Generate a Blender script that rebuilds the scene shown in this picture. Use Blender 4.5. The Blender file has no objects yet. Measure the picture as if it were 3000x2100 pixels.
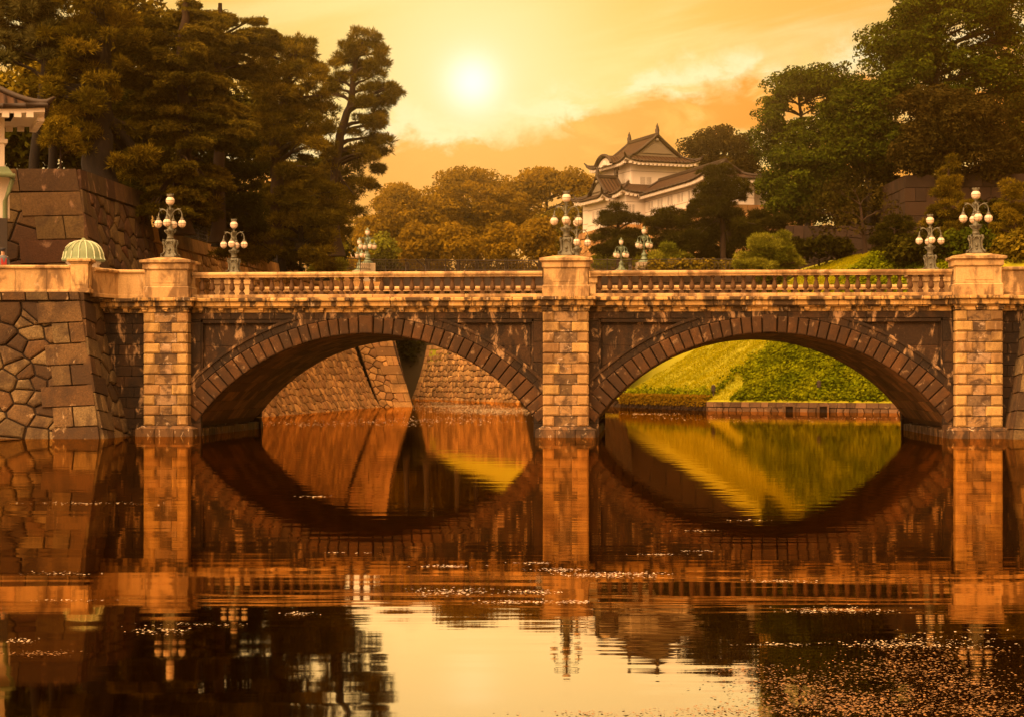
import bpy, math, random
import numpy as np
from mathutils import Vector, Matrix, noise as mnoise

# ------------------------------------------------------------------ camera
S = bpy.context.scene
F, HOR, CAMZ = 5260.0, 1115.0, 2.36          # focal length and horizon in photo pixels, eye height above the water
cam_d = bpy.data.cameras.new("camera"); cam = bpy.data.objects.new("camera", cam_d)
S.collection.objects.link(cam); S.camera = cam
cam.location = (0, 0, CAMZ); cam.rotation_euler = (math.radians(90), 0, 0)
cam_d.sensor_width = 36; cam_d.lens = 36 * F / 3000; cam_d.shift_y = 65 / 3000
cam_d.clip_start = 0.5; cam_d.clip_end = 6000

# ------------------------------------------------------------------ sky
SUN = Vector((-0.0219, 1.0, 0.166)).normalized()
SUN_EL = math.asin(SUN.z); SUN_AZ = math.atan2(SUN.x, SUN.y)
world = bpy.data.worlds.new("World"); S.world = world; world.use_nodes = True
NT = world.node_tree; NT.nodes.clear()
def nd(t, typ, **kw):
    n = t.nodes.new(typ)
    for k, v in kw.items(): setattr(n, k, v)
    return n
def wire(t, a, sock):
    if isinstance(a, (int, float)): sock.default_value = a
    elif isinstance(a, (tuple, list)): sock.default_value = tuple(a) + ((1,) if len(sock.default_value) == 4 and len(a) == 3 else ())
    else: t.links.new(a, sock)
def M(t, op, a, b=0.0, c=None, clamp=False):
    n = nd(t, 'ShaderNodeMath', operation=op, use_clamp=clamp)
    wire(t, a, n.inputs[0]); wire(t, b, n.inputs[1])
    if c is not None: wire(t, c, n.inputs[2])
    return n.outputs[0]
def MIX(t, f, a, b, mode='MIX'):
    n = nd(t, 'ShaderNodeMix', data_type='RGBA', blend_type=mode)
    wire(t, f, n.inputs[0]); wire(t, a, n.inputs[6]); wire(t, b, n.inputs[7])
    return n.outputs[2]
def SMOOTH(t, v, lo, hi, a=0.0, b=1.0):
    n = nd(t, 'ShaderNodeMapRange', interpolation_type='SMOOTHSTEP')
    wire(t, v, n.inputs[0])
    for i, x in zip((1, 2, 3, 4), (lo, hi, a, b)): wire(t, x, n.inputs[i])
    return n.outputs[0]
def NOISE(t, vec, scale, detail=4.0, rough=0.55, dist=0.0):
    n = nd(t, 'ShaderNodeTexNoise')
    wire(t, vec, n.inputs['Vector']); n.inputs['Scale'].default_value = scale
    n.inputs['Detail'].default_value = detail; n.inputs['Roughness'].default_value = rough
    n.inputs['Distortion'].default_value = dist
    return n.outputs[0]
def XYZ(t, x, y, z):
    n = nd(t, 'ShaderNodeCombineXYZ'); wire(t, x, n.inputs[0]); wire(t, y, n.inputs[1]); wire(t, z, n.inputs[2])
    return n.outputs[0]

def build_sky():
    t = NT
    co = nd(t, 'ShaderNodeTexCoord').outputs['Generated']
    sp = nd(t, 'ShaderNodeSeparateXYZ'); t.links.new(co, sp.inputs[0])
    x, y, z = sp.outputs
    ys = M(t, 'MAXIMUM', y, 0.1)
    tx = M(t, 'DIVIDE', x, ys); tz = M(t, 'DIVIDE', z, ys)
    dt = nd(t, 'ShaderNodeVectorMath', operation='DOT_PRODUCT'); t.links.new(co, dt.inputs[0]); dt.inputs[1].default_value = SUN
    d2 = M(t, 'MULTIPLY', M(t, 'SUBTRACT', 1.0, dt.outputs['Value']), -2.0)      # minus the squared angle from the sun
    g = lambda a: M(t, 'POWER', 2.71828, M(t, 'DIVIDE', d2, a * a))
    core, mid, wide = g(0.0145), g(0.066), g(0.125)
    # upper sky, streaked with thin cloud
    st = NOISE(t, XYZ(t, M(t, 'MULTIPLY', tx, 5.0), M(t, 'ADD', M(t, 'MULTIPLY', tz, 30.0), M(t, 'MULTIPLY', tx, -7.0)), 1.7), 1.0, 6.0, 0.55, 0.3)
    up = MIX(t, SMOOTH(t, st, 0.38, 0.72), (0.97, 0.52, 0.105), (1.0, 0.82, 0.36))
    up = MIX(t, M(t, 'MULTIPLY', wide, 0.8), up, (1.0, 0.76, 0.21))
    up = MIX(t, M(t, 'MULTIPLY', mid, 0.95), up, (1.02, 0.90, 0.47))
    # the low cloud bank with a ragged bright top
    n1 = NOISE(t, XYZ(t, M(t, 'MULTIPLY', tx, 16.0), M(t, 'MULTIPLY', tz, 16.0), 0.3), 1.0, 7.0, 0.6)
    n2 = NOISE(t, XYZ(t, M(t, 'MULTIPLY', tx, 26.0), M(t, 'MULTIPLY', tz, 60.0), 5.1), 1.0, 6.0, 0.6, 0.5)
    n3 = NOISE(t, XYZ(t, M(t, 'MULTIPLY', tx, 60.0), M(t, 'MULTIPLY', tz, 75.0), 2.2), 1.0, 5.0, 0.6, 0.4)
    edge = M(t, 'ADD', M(t, 'ADD', 0.1435, M(t, 'MULTIPLY', tx, 0.17)), M(t, 'ADD', M(t, 'MULTIPLY', M(t, 'SUBTRACT', n1, 0.5), 0.050), M(t, 'MULTIPLY', M(t, 'SUBTRACT', n3, 0.5), 0.020)))
    dz = M(t, 'SUBTRACT', tz, edge)
    low = SMOOTH(t, dz, 0.0040, M(t, 'ADD', -0.014, M(t, 'MULTIPLY', SMOOTH(t, n2, 0.4, 0.6), 0.009)))
    rim = M(t, 'POWER', 2.71828, M(t, 'MULTIPLY', M(t, 'POWER', M(t, 'DIVIDE', M(t, 'SUBTRACT', dz, 0.004), 0.008), 2.0), -1.0))
    up = MIX(t, M(t, 'MULTIPLY', rim, SMOOTH(t, n2, 0.36, 0.55)), up, (1.08, 0.93, 0.50))
    cl = MIX(t, SMOOTH(t, n2, 0.50, 0.72), (0.95, 0.335, 0.036), (1.0, 0.50, 0.085))
    cl = MIX(t, M(t, 'MULTIPLY', wide, 0.75), cl, (1.0, 0.56, 0.15))
    sky = MIX(t, low, up, cl)
    # soft billows to the right of the castle
    bl = M(t, 'MULTIPLY', SMOOTH(t, NOISE(t, XYZ(t, M(t, 'MULTIPLY', tx, 20.0), M(t, 'MULTIPLY', tz, 34.0), 9.0), 1.0, 6.0, 0.6, 0.4), 0.47, 0.60), SMOOTH(t, tx, 0.085, 0.125))
    bl = M(t, 'MULTIPLY', bl, SMOOTH(t, tz, 0.20, 0.165))
    sky = MIX(t, M(t, 'MULTIPLY', bl, 0.9), sky, (1.0, 0.74, 0.24))
    sky = MIX(t, M(t, 'MULTIPLY', core, 1.0), sky, (1.25, 1.2, 1.02))
    # the rest of the dome: a dim warm tone, brightened by an added lobe
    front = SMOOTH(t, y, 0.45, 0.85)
    # added sky lobe, high behind the viewer, shaped to light the bridge front
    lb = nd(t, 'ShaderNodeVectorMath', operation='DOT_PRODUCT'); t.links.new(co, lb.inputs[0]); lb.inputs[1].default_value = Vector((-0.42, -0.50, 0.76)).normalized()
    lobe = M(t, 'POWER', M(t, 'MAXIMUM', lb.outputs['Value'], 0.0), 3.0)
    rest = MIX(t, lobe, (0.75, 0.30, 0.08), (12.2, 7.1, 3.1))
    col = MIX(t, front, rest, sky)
    col = MIX(t, SMOOTH(t, z, 0.0, -0.06), col, (0.25, 0.11, 0.03))
    bg = nd(t, 'ShaderNodeBackground'); t.links.new(col, bg.inputs[0]); bg.inputs[1].default_value = 1.0
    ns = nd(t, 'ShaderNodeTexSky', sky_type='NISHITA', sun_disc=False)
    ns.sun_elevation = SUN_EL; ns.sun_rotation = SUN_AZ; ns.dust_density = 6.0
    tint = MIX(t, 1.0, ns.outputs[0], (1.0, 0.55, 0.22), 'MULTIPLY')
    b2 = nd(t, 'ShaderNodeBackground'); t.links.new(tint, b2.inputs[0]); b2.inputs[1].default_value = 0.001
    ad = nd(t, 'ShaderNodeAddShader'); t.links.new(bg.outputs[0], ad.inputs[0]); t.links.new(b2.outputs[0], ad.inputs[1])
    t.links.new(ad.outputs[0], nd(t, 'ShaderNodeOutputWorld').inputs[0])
build_sky()
world.cycles.sampling_method = 'AUTOMATIC'

sun_d = bpy.data.lights.new("sun", 'SUN'); sun = bpy.data.objects.new("sun", sun_d); S.collection.objects.link(sun)
sun_d.energy = 0.12; sun_d.angle = math.radians(18)   # low sun veiled by thin cloud; sun_d.color = (1.0, 0.60, 0.22)
sun.rotation_euler = SUN.to_track_quat('Z', 'Y').to_euler(); sun.location = (0, 60, 80)

S.view_settings.view_transform = 'Standard'; S.view_settings.look = 'None'
S.view_settings.exposure = 0.0; S.view_settings.gamma = 1.0
S.render.engine = 'CYCLES'
c = S.cycles
c.max_bounces = 7; c.diffuse_bounces = 3; c.glossy_bounces = 3; c.transmission_bounces = 3; c.volume_bounces = 0
c.transparent_max_bounces = 6; c.caustics_reflective = True; c.caustics_refractive = False
c.use_denoising = True; c.sample_clamp_indirect = 4.0; c.sample_clamp_direct = 1.4

HAZE = 0.0005
# ------------------------------------------------------------------ helpers
rnd = random.Random(11)
rng = np.random.default_rng(11)
COL = S.collection
def px(sx, sy, Y):                       # the point seen at photo pixel (sx, sy) at distance Y
    return Vector(((sx - 1500) / F * Y, Y, CAMZ + (HOR - sy) / F * Y))
def tag(o, label=None, cat=None, group=None, kind=None):
    if label: o['label'] = label
    if cat: o['category'] = cat
    if group: o['group'] = group
    if kind: o['kind'] = kind
    return o
def thing(name, label, cat, loc=(0, 0, 0), rz=0.0, group=None):
    o = bpy.data.objects.new(name, None); COL.objects.link(o)
    o.location = loc; o.rotation_euler = (0, 0, rz); o.empty_display_size = 0.3
    return tag(o, label, cat, group)
def copy_tree(o, parent=None):
    c = o.copy(); COL.objects.link(c)
    if parent is not None: c.parent = parent
    for ch in list(o.children): copy_tree(ch, c)
    return c

class MB:
    """collects faces for one mesh; every face carries a random tint and a smooth flag"""
    def __init__(s): s.v, s.f, s.t, s.s, s.uv = [], [], [], [], None
    def add(s, vs, fs, tint=None, smooth=False):
        b = len(s.v); s.v.extend([tuple(p) for p in vs])
        t = rnd.random() if tint is None else tint
        for f in fs: s.f.append([b + i for i in f]); s.t.append(t); s.s.append(smooth)
        return s
    def quad(s, a, b, c, d, tint=None): return s.add([a, b, c, d], [(0, 1, 2, 3)], tint)
    def box(s, x0, x1, y0, y1, z0, z1, ch=0.0, tint=None):
        if x0 > x1: x0, x1 = x1, x0
        if y0 > y1: y0, y1 = y1, y0
        if ch <= 0:
            vs = [(x, y, z) for x in (x0, x1) for y in (y0, y1) for z in (z0, z1)]
            return s.add(vs, [(0, 1, 3, 2), (4, 6, 7, 5), (0, 4, 5, 1), (2, 3, 7, 6), (0, 2, 6, 4), (1, 5, 7, 3)], tint)
        ch = min(ch, (x1 - x0) * .45, (y1 - y0) * .45, (z1 - z0) * .45)
        vs, idx = [], {}
        for i, x in enumerate((x0, x1)):
            for j, y in enumerate((y0, y1)):
                for k, z in enumerate((z0, z1)):
                    sx, sy, sz = (1 - 2 * i) * ch, (1 - 2 * j) * ch, (1 - 2 * k) * ch
                    for a, p in enumerate(((x, y + sy, z + sz), (x + sx, y, z + sz), (x + sx, y + sy, z))):
                        idx[i, j, k, a] = len(vs); vs.append(p)
        fs = []
        for i in (0, 1):
            fs.append([idx[i, 0, 0, 0], idx[i, 1, 0, 0], idx[i, 1, 1, 0], idx[i, 0, 1, 0]])
            fs.append([idx[0, i, 0, 1], idx[1, i, 0, 1], idx[1, i, 1, 1], idx[0, i, 1, 1]])
            fs.append([idx[0, 0, i, 2], idx[1, 0, i, 2], idx[1, 1, i, 2], idx[0, 1, i, 2]])
        for a in (0, 1):
            for b in (0, 1):
                fs.append([idx[a, b, 0, 0], idx[a, b, 1, 0], idx[a, b, 1, 1], idx[a, b, 0, 1]])
                fs.append([idx[a, 0, b, 0], idx[a, 1, b, 0], idx[a, 1, b, 2], idx[a, 0, b, 2]])
                fs.append([idx[0, a, b, 1], idx[1, a, b, 1], idx[1, a, b, 2], idx[0, a, b, 2]])
                for k in (0, 1): fs.append([idx[a, b, k, 0], idx[a, b, k, 1], idx[a, b, k, 2]])
        return s.add(vs, fs, tint)
    def stone(s, poly, n, h, inset, tint=None, dome=0.3, back=0.02):
        """a dressed stone: polygon footprint on a wall, raised by h along n with softened edges"""
        n = Vector(n); P = [Vector(p) for p in poly]; c = sum(P, Vector()) / len(P); k = len(P)
        r = sum(((p - c).length for p in P)) / k
        def ring(f, hh): return [c + (p - c) * f + n * hh for p in P]
        f1 = max(0.5, 1 - inset * .35 / r); f2 = max(0.4, 1 - inset / r)
        vs = ring(1, -back) + ring(f1, h * .7) + ring(f2, h) + [c + n * h * (1 + dome)]
        fs = []
        for i in range(k):
            j = (i + 1) % k
            fs += [(i, j, k + j, k + i), (k + i, k + j, 2 * k + j, 2 * k + i), (2 * k + i, 2 * k + j, 3 * k)]
        return s.add(vs, fs, tint)
    def lathe(s, prof, loc=(0, 0, 0), seg=12, tint=None, smooth=True, rot=0.0, square=None):
        vs, fs = [], []
        for r, z in prof:
            for i in range(seg):
                a = 2 * math.pi * (i + .5) / seg + rot
                vs.append((loc[0] + r * math.cos(a), loc[1] + r * math.sin(a), loc[2] + z))
        n = len(prof)
        for k in range(n - 1):
            for i in range(seg):
                j = (i + 1) % seg
                fs.append((k * seg + i, k * seg + j, (k + 1) * seg + j, (k + 1) * seg + i))
        fs.append(list(range(seg - 1, -1, -1))); fs.append([(n - 1) * seg + i for i in range(seg)])
        return s.add(vs, fs, tint, smooth)
    def tube(s, pts, rad, seg=6, tint=None, smooth=True):
        pts = [Vector(p) for p in pts]; vs, fs = [], []
        if isinstance(rad, (int, float)): rad = [rad] * len(pts)
        for i, p in enumerate(pts):
            d = (pts[min(i + 1, len(pts) - 1)] - pts[max(i - 1, 0)])
            d = d.normalized() if d.length > 1e-9 else Vector((0, 0, 1))
            a = d.cross(Vector((0, 0, 1)) if abs(d.z) < .9 else Vector((1, 0, 0))).normalized(); b = d.cross(a)
            for k in range(seg):
                q = 2 * math.pi * k / seg
                vs.append(p + (a * math.cos(q) + b * math.sin(q)) * rad[i])
        for i in range(len(pts) - 1):
            for k in range(seg):
                j = (k + 1) % seg
                fs.append((i * seg + k, i * seg + j, (i + 1) * seg + j, (i + 1) * seg + k))
        fs.append(list(range(seg))); fs.append([(len(pts) - 1) * seg + k for k in range(seg)][::-1])
        return s.add(vs, fs, tint, smooth)
    def ball(s, c, r, seg=14, rings=9, sz=1.0, tint=None, prof=None):
        pr = [(max(1e-4, math.sin(math.pi * i / rings)) * r, -math.cos(math.pi * i / rings) * r * sz) for i in range(rings + 1)]
        return s.lathe(pr, c, seg, tint)
    def torus(s, c, r, w, axis, seg=16):
        pts = []
        for i in range(seg + 1):
            a = 2 * math.pi * i / seg; x, y = r * math.cos(a), r * math.sin(a)
            pts.append({'z': (c[0] + x, c[1] + y, c[2]), 'y': (c[0] + x, c[1], c[2] + y), 'x': (c[0], c[1] + x, c[2] + y)}[axis])
        return s.tube(pts, w, 4)
    def extrude(s, prof, p0, p1, tint=None, smooth=False):
        """profile [(out, up)] swept from p0 to p1 (horizontal); out is to the left of the direction"""
        p0, p1 = Vector(p0), Vector(p1); d = (p1 - p0).normalized(); o = Vector((-d.y, d.x, 0)).normalized()
        k = len(prof); vs = [p + o * a + Vector((0, 0, b)) for p in (p0, p1) for a, b in prof]
        fs = [(i, (i + 1) % k, k + (i + 1) % k, k + i) for i in range(k)] + [tuple(range(k))[::-1], tuple(range(k, 2 * k))]
        return s.add(vs, fs, tint, smooth)
    def build(s, name, mat, parent=None):
        me = bpy.data.meshes.new(name); me.from_pydata(s.v, [], s.f); me.update()
        at = me.attributes.new('tint', 'FLOAT', 'FACE'); at.data.foreach_set('value', np.array(s.t, dtype=np.float32))
        me.polygons.foreach_set('use_smooth', np.array(s.s, dtype=bool))
        if s.uv is not None:
            uvl = me.uv_layers.new(name='UVMap'); k = 0
            for p in me.polygons:
                for li in p.loop_indices: uvl.data[li].uv = s.uv.get(me.loops[li].vertex_index, (0, 0))
        me.materials.append(mat)
        o = bpy.data.objects.new(name, me); COL.objects.link(o)
        if parent is not None: o.parent = parent
        return o

# ------------------------------------------------------------------ materials
def mat(name, col, rough=0.85, var=0.25, dark=None, dark_amt=0.0, dscale=1.2, streak=1.0, light=None, light_amt=0.0,
        bump=0.0, bscale=8.0, tintcol=None, tint_amt=0.0, spec=0.3, fine=0.0, fscale=30.0, metal=0.0, dthr=(0.45, 0.68), lthr=(0.57, 0.68)):
    m = bpy.data.materials.new(name); m.use_nodes = True; t = m.node_tree
    b = t.nodes['Principled BSDF']; co = nd(t, 'ShaderNodeTexCoord').outputs['Object']
    tint = nd(t, 'ShaderNodeAttribute', attribute_name='tint').outputs['Fac']
    colr = MIX(t, 0.0, col, col)
    if tintcol is not None:
        colr = MIX(t, M(t, 'MULTIPLY', SMOOTH(t, M(t, 'FRACT', M(t, 'MULTIPLY', tint, 7.31)), 0.15, 0.95), tint_amt), colr, tintcol)
    if var > 0:
        hv = nd(t, 'ShaderNodeHueSaturation'); t.links.new(colr, hv.inputs['Color'])
        wire(t, M(t, 'ADD', 1 - var, M(t, 'MULTIPLY', tint, 2 * var)), hv.inputs['Value']); colr = hv.outputs[0]
    if fine > 0:
        f = NOISE(t, co, fscale, 3.0, 0.7)
        colr = MIX(t, SMOOTH(t, f, 0.35, 0.7, 0.0, fine), colr, tuple(x * .35 for x in col))
    if dark_amt > 0:
        mp = nd(t, 'ShaderNodeMapping'); t.links.new(co, mp.inputs[0]); mp.inputs['Scale'].default_value = (1, 1, streak)
        f = NOISE(t, mp.outputs[0], dscale, 6.0, 0.62, 0.4)
        colr = MIX(t, SMOOTH(t, f, dthr[0], dthr[1], 0.0, dark_amt), colr, dark)
    if light_amt > 0:
        mp = nd(t, 'ShaderNodeMapping'); t.links.new(co, mp.inputs[0]); mp.inputs['Scale'].default_value = (1, 1, streak); mp.inputs['Location'].default_value = (7, 3, 1)
        f = NOISE(t, mp.outputs[0], dscale * 1.9, 7.0, 0.68, 0.6)
        colr = MIX(t, SMOOTH(t, f, lthr[0], lthr[1], 0.0, light_amt), colr, light)
    t.links.new(colr, b.inputs['Base Color'])
    b.inputs['Roughness'].default_value = rough; b.inputs['Specular IOR Level'].default_value = spec; b.inputs['Metallic'].default_value = metal
    if bump > 0:
        bp = nd(t, 'ShaderNodeBump'); bp.inputs['Strength'].default_value = bump; bp.inputs['Distance'].default_value = 0.04
        t.links.new(NOISE(t, co, bscale, 5.0, 0.65), bp.inputs['Height']); t.links.new(bp.outputs[0], b.inputs['Normal'])
    return m
def leafmat(name, col, col2, trans=0.25, var=0.45):
    m = bpy.data.materials.new(name); m.use_nodes = True; t = m.node_tree; t.nodes.clear()
    tint = nd(t, 'ShaderNodeAttribute', attribute_name='tint').outputs['Fac']
    cc = MIX(t, SMOOTH(t, tint, 0.2, 0.9), col, col2)
    hv = nd(t, 'ShaderNodeHueSaturation'); t.links.new(cc, hv.inputs['Color'])
    wire(t, M(t, 'ADD', 1 - var, M(t, 'MULTIPLY', M(t, 'FRACT', M(t, 'MULTIPLY', tint, 13.7)), 2 * var)), hv.inputs['Value'])
    d = nd(t, 'ShaderNodeBsdfDiffuse'); t.links.new(hv.outputs[0], d.inputs[0])
    tr = nd(t, 'ShaderNodeBsdfTranslucent'); t.links.new(hv.outputs[0], tr.inputs[0])
    mx = nd(t, 'ShaderNodeMixShader'); mx.inputs[0].default_value = trans
    t.links.new(d.outputs[0], mx.inputs[1]); t.links.new(tr.outputs[0], mx.inputs[2])
    t.links.new(mx.outputs[0], nd(t, 'ShaderNodeOutputMaterial').inputs[0])
    return m

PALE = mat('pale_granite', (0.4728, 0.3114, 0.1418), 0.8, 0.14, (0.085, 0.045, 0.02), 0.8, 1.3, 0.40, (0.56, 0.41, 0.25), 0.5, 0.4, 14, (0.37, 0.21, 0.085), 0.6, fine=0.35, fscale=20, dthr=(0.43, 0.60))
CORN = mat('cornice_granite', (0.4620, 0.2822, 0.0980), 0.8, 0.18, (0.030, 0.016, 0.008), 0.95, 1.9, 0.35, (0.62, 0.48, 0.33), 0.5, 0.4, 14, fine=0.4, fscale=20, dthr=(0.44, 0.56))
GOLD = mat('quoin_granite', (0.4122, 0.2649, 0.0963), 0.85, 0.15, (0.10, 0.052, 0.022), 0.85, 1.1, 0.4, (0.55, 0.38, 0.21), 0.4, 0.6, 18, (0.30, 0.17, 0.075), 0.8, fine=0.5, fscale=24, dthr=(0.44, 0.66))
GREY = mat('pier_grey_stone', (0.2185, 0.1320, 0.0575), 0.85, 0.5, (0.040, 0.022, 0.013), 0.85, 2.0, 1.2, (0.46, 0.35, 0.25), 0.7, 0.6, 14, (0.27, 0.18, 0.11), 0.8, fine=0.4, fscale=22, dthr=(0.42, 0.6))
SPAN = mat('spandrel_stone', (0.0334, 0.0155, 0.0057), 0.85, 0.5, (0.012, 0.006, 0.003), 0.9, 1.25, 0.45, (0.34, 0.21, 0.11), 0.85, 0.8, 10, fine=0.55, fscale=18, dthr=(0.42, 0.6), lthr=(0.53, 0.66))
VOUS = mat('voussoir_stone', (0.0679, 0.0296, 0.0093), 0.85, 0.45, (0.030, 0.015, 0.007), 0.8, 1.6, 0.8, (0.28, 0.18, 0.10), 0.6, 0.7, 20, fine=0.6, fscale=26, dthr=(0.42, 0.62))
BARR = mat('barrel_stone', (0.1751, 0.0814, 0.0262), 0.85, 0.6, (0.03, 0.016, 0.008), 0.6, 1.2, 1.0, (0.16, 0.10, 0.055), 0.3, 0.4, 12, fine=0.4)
FOOT = mat('footing_stone', (0.1140, 0.0590, 0.0231), 0.7, 0.4, (0.020, 0.011, 0.006), 0.9, 2.0, 0.5, (0.62, 0.48, 0.34), 0.8, 0.5, 12, dthr=(0.40, 0.58))
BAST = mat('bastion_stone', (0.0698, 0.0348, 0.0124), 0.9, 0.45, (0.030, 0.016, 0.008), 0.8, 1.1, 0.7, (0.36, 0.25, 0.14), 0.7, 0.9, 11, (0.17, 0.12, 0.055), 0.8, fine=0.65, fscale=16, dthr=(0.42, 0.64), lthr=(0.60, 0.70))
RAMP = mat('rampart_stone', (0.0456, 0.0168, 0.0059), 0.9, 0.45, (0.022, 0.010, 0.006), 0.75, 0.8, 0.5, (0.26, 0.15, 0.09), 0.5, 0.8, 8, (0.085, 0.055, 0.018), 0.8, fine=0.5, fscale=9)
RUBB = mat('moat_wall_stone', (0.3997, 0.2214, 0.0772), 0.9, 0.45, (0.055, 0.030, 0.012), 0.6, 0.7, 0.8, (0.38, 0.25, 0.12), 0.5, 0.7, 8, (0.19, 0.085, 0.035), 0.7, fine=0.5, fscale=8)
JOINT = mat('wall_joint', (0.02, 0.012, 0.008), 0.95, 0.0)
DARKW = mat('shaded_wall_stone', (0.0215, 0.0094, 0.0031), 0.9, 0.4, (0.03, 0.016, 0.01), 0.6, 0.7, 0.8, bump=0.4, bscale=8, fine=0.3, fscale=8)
BRONZE = mat('bronze', (0.0960, 0.0920, 0.0640), 0.55, 0.1, (0.07, 0.055, 0.04), 0.6, 9.0, 1.0, (0.22, 0.24, 0.17), 0.4, 0.2, 40, spec=0.5, metal=0.25)
VERDI = mat('green_iron', (0.11, 0.155, 0.10), 0.5, 0.1, (0.05, 0.06, 0.04), 0.5, 6.0, 1.0, (0.24, 0.28, 0.2), 0.3, spec=0.5)
GLOBE = mat('milk_glass', (0.6263, 0.5020, 0.4185), 0.25, 0.0, spec=0.5)
COPPER = mat('green_copper', (0.1700, 0.2244, 0.1325), 0.65, 0.1, (0.15, 0.17, 0.10), 0.5, 3.0, 0.4, (0.42, 0.50, 0.36), 0.4)
IRON = mat('dark_iron', (0.0275, 0.0180, 0.0140), 0.6, 0.15, spec=0.4)
GIRD = mat('girder_paint', (0.0300, 0.0160, 0.0110), 0.6, 0.15, (0.03, 0.016, 0.01), 0.5, 0.5)
PLAST = mat('white_plaster', (0.5940, 0.5310, 0.4784), 0.9, 0.0, (0.48, 0.40, 0.33), 0.4, 0.6, 0.3, bump=0.1, bscale=6)
TRIM = mat('plaster_line', (0.20, 0.15, 0.12), 0.9, 0.0)
WINB = mat('window_dark', (0.06, 0.045, 0.035), 0.7, 0.0)
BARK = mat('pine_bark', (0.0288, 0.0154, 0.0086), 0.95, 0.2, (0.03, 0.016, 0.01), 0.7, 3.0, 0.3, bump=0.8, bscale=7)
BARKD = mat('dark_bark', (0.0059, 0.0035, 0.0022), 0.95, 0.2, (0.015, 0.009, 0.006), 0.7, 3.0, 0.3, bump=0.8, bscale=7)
ASPH = mat('paving', (0.22, 0.18, 0.14), 0.9, 0.0, (0.12, 0.09, 0.07), 0.5, 0.4)
EARTH = mat('earth', (0.07, 0.05, 0.025), 0.95, 0.0, (0.03, 0.03, 0.01), 0.6, 0.2)
TURF = mat('turf', (0.2340, 0.2186, 0.0022), 0.95, 0.0, (0.16, 0.19, 0.004), 0.5, 0.5, 1.0, (0.34, 0.32, 0.006), 0.5, 0.5, 9)
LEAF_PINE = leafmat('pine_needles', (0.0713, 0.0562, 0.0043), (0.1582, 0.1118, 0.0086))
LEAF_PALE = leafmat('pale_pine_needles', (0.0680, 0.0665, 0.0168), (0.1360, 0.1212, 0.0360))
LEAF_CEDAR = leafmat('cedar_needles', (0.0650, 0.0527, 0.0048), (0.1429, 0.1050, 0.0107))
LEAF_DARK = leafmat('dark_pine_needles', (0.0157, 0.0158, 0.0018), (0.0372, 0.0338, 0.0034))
LEAF_BRD = leafmat('broad_leaves', (0.0261, 0.0364, 0.0023), (0.0598, 0.0728, 0.0043))
LEAF_RUS = leafmat('russet_leaves', (0.0208, 0.0172, 0.0032), (0.0464, 0.0344, 0.0064))
LEAF_FAR = leafmat('far_leaves', (0.1600, 0.1000, 0.0048), (0.2640, 0.1600, 0.0080), 0.45, 0.15)  # leaf gold raised to stand in for backlit haze
LEAF_ORG = leafmat('orange_leaves', (0.1400, 0.0840, 0.0048), (0.2100, 0.1275, 0.0080), 0.4, 0.15)
LEAF_LIT = leafmat('young_pine_needles', (0.0978, 0.1056, 0.0078), (0.2043, 0.1935, 0.0170))
LEAF_COV = leafmat('ground_cover_leaves', (0.0688, 0.0914, 0.0018), (0.1836, 0.1971, 0.0037), 0.3)
LEAF_GRS = leafmat('grass_blades', (0.2520, 0.2401, 0.0022), (0.3780, 0.3312, 0.0032), 0.3, 0.25)
PETAL_SHEEN = mat('petal_and_sheen_fleck', (0.4340, 0.3250, 0.2160), 0.4, 0.3)  # for drifting petals and for the painted sky sheen
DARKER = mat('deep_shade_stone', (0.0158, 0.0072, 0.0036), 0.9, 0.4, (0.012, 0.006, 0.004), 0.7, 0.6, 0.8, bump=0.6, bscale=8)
FLECK = mat('floating_leaf', (0.20, 0.10, 0.035), 0.5, 0.3)

def roof_mat():
    m = bpy.data.materials.new('roof_tile'); m.use_nodes = True; t = m.node_tree; b = t.nodes['Principled BSDF']
    uv = nd(t, 'ShaderNodeUVMap').outputs[0]; sp = nd(t, 'ShaderNodeSeparateXYZ'); t.links.new(uv, sp.inputs[0])
    w = M(t, 'ABSOLUTE', M(t, 'SINE', M(t, 'MULTIPLY', sp.outputs[0], math.pi / 0.44)))
    l = M(t, 'FRACT', M(t, 'DIVIDE', sp.outputs[1], 0.30))
    n = NOISE(t, nd(t, 'ShaderNodeTexCoord').outputs['Object'], 1.3, 5.0, 0.6)
    cc = MIX(t, SMOOTH(t, w, 0.25, 0.8), (0.006, 0.003, 0.002), (0.060, 0.031, 0.016))
    cc = MIX(t, SMOOTH(t, n, 0.4, 0.7, 0.0, 0.6), cc, (0.05, 0.028, 0.018))
    t.links.new(cc, b.inputs['Base Color']); b.inputs['Roughness'].default_value = 0.75; b.inputs['Specular IOR Level'].default_value = 0.12
    bp = nd(t, 'ShaderNodeBump'); bp.inputs['Strength'].default_value = 0.8; bp.inputs['Distance'].default_value = 0.07
    t.links.new(M(t, 'ADD', w, M(t, 'MULTIPLY', l, 0.25)), bp.inputs['Height']); t.links.new(bp.outputs[0], b.inputs['Normal'])
    return m
TILE = roof_mat()
TILED = mat('ridge_tile', (0.0252, 0.0140, 0.0084), 0.6, 0.2, (0.035, 0.02, 0.014), 0.5, 2.0)

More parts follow.
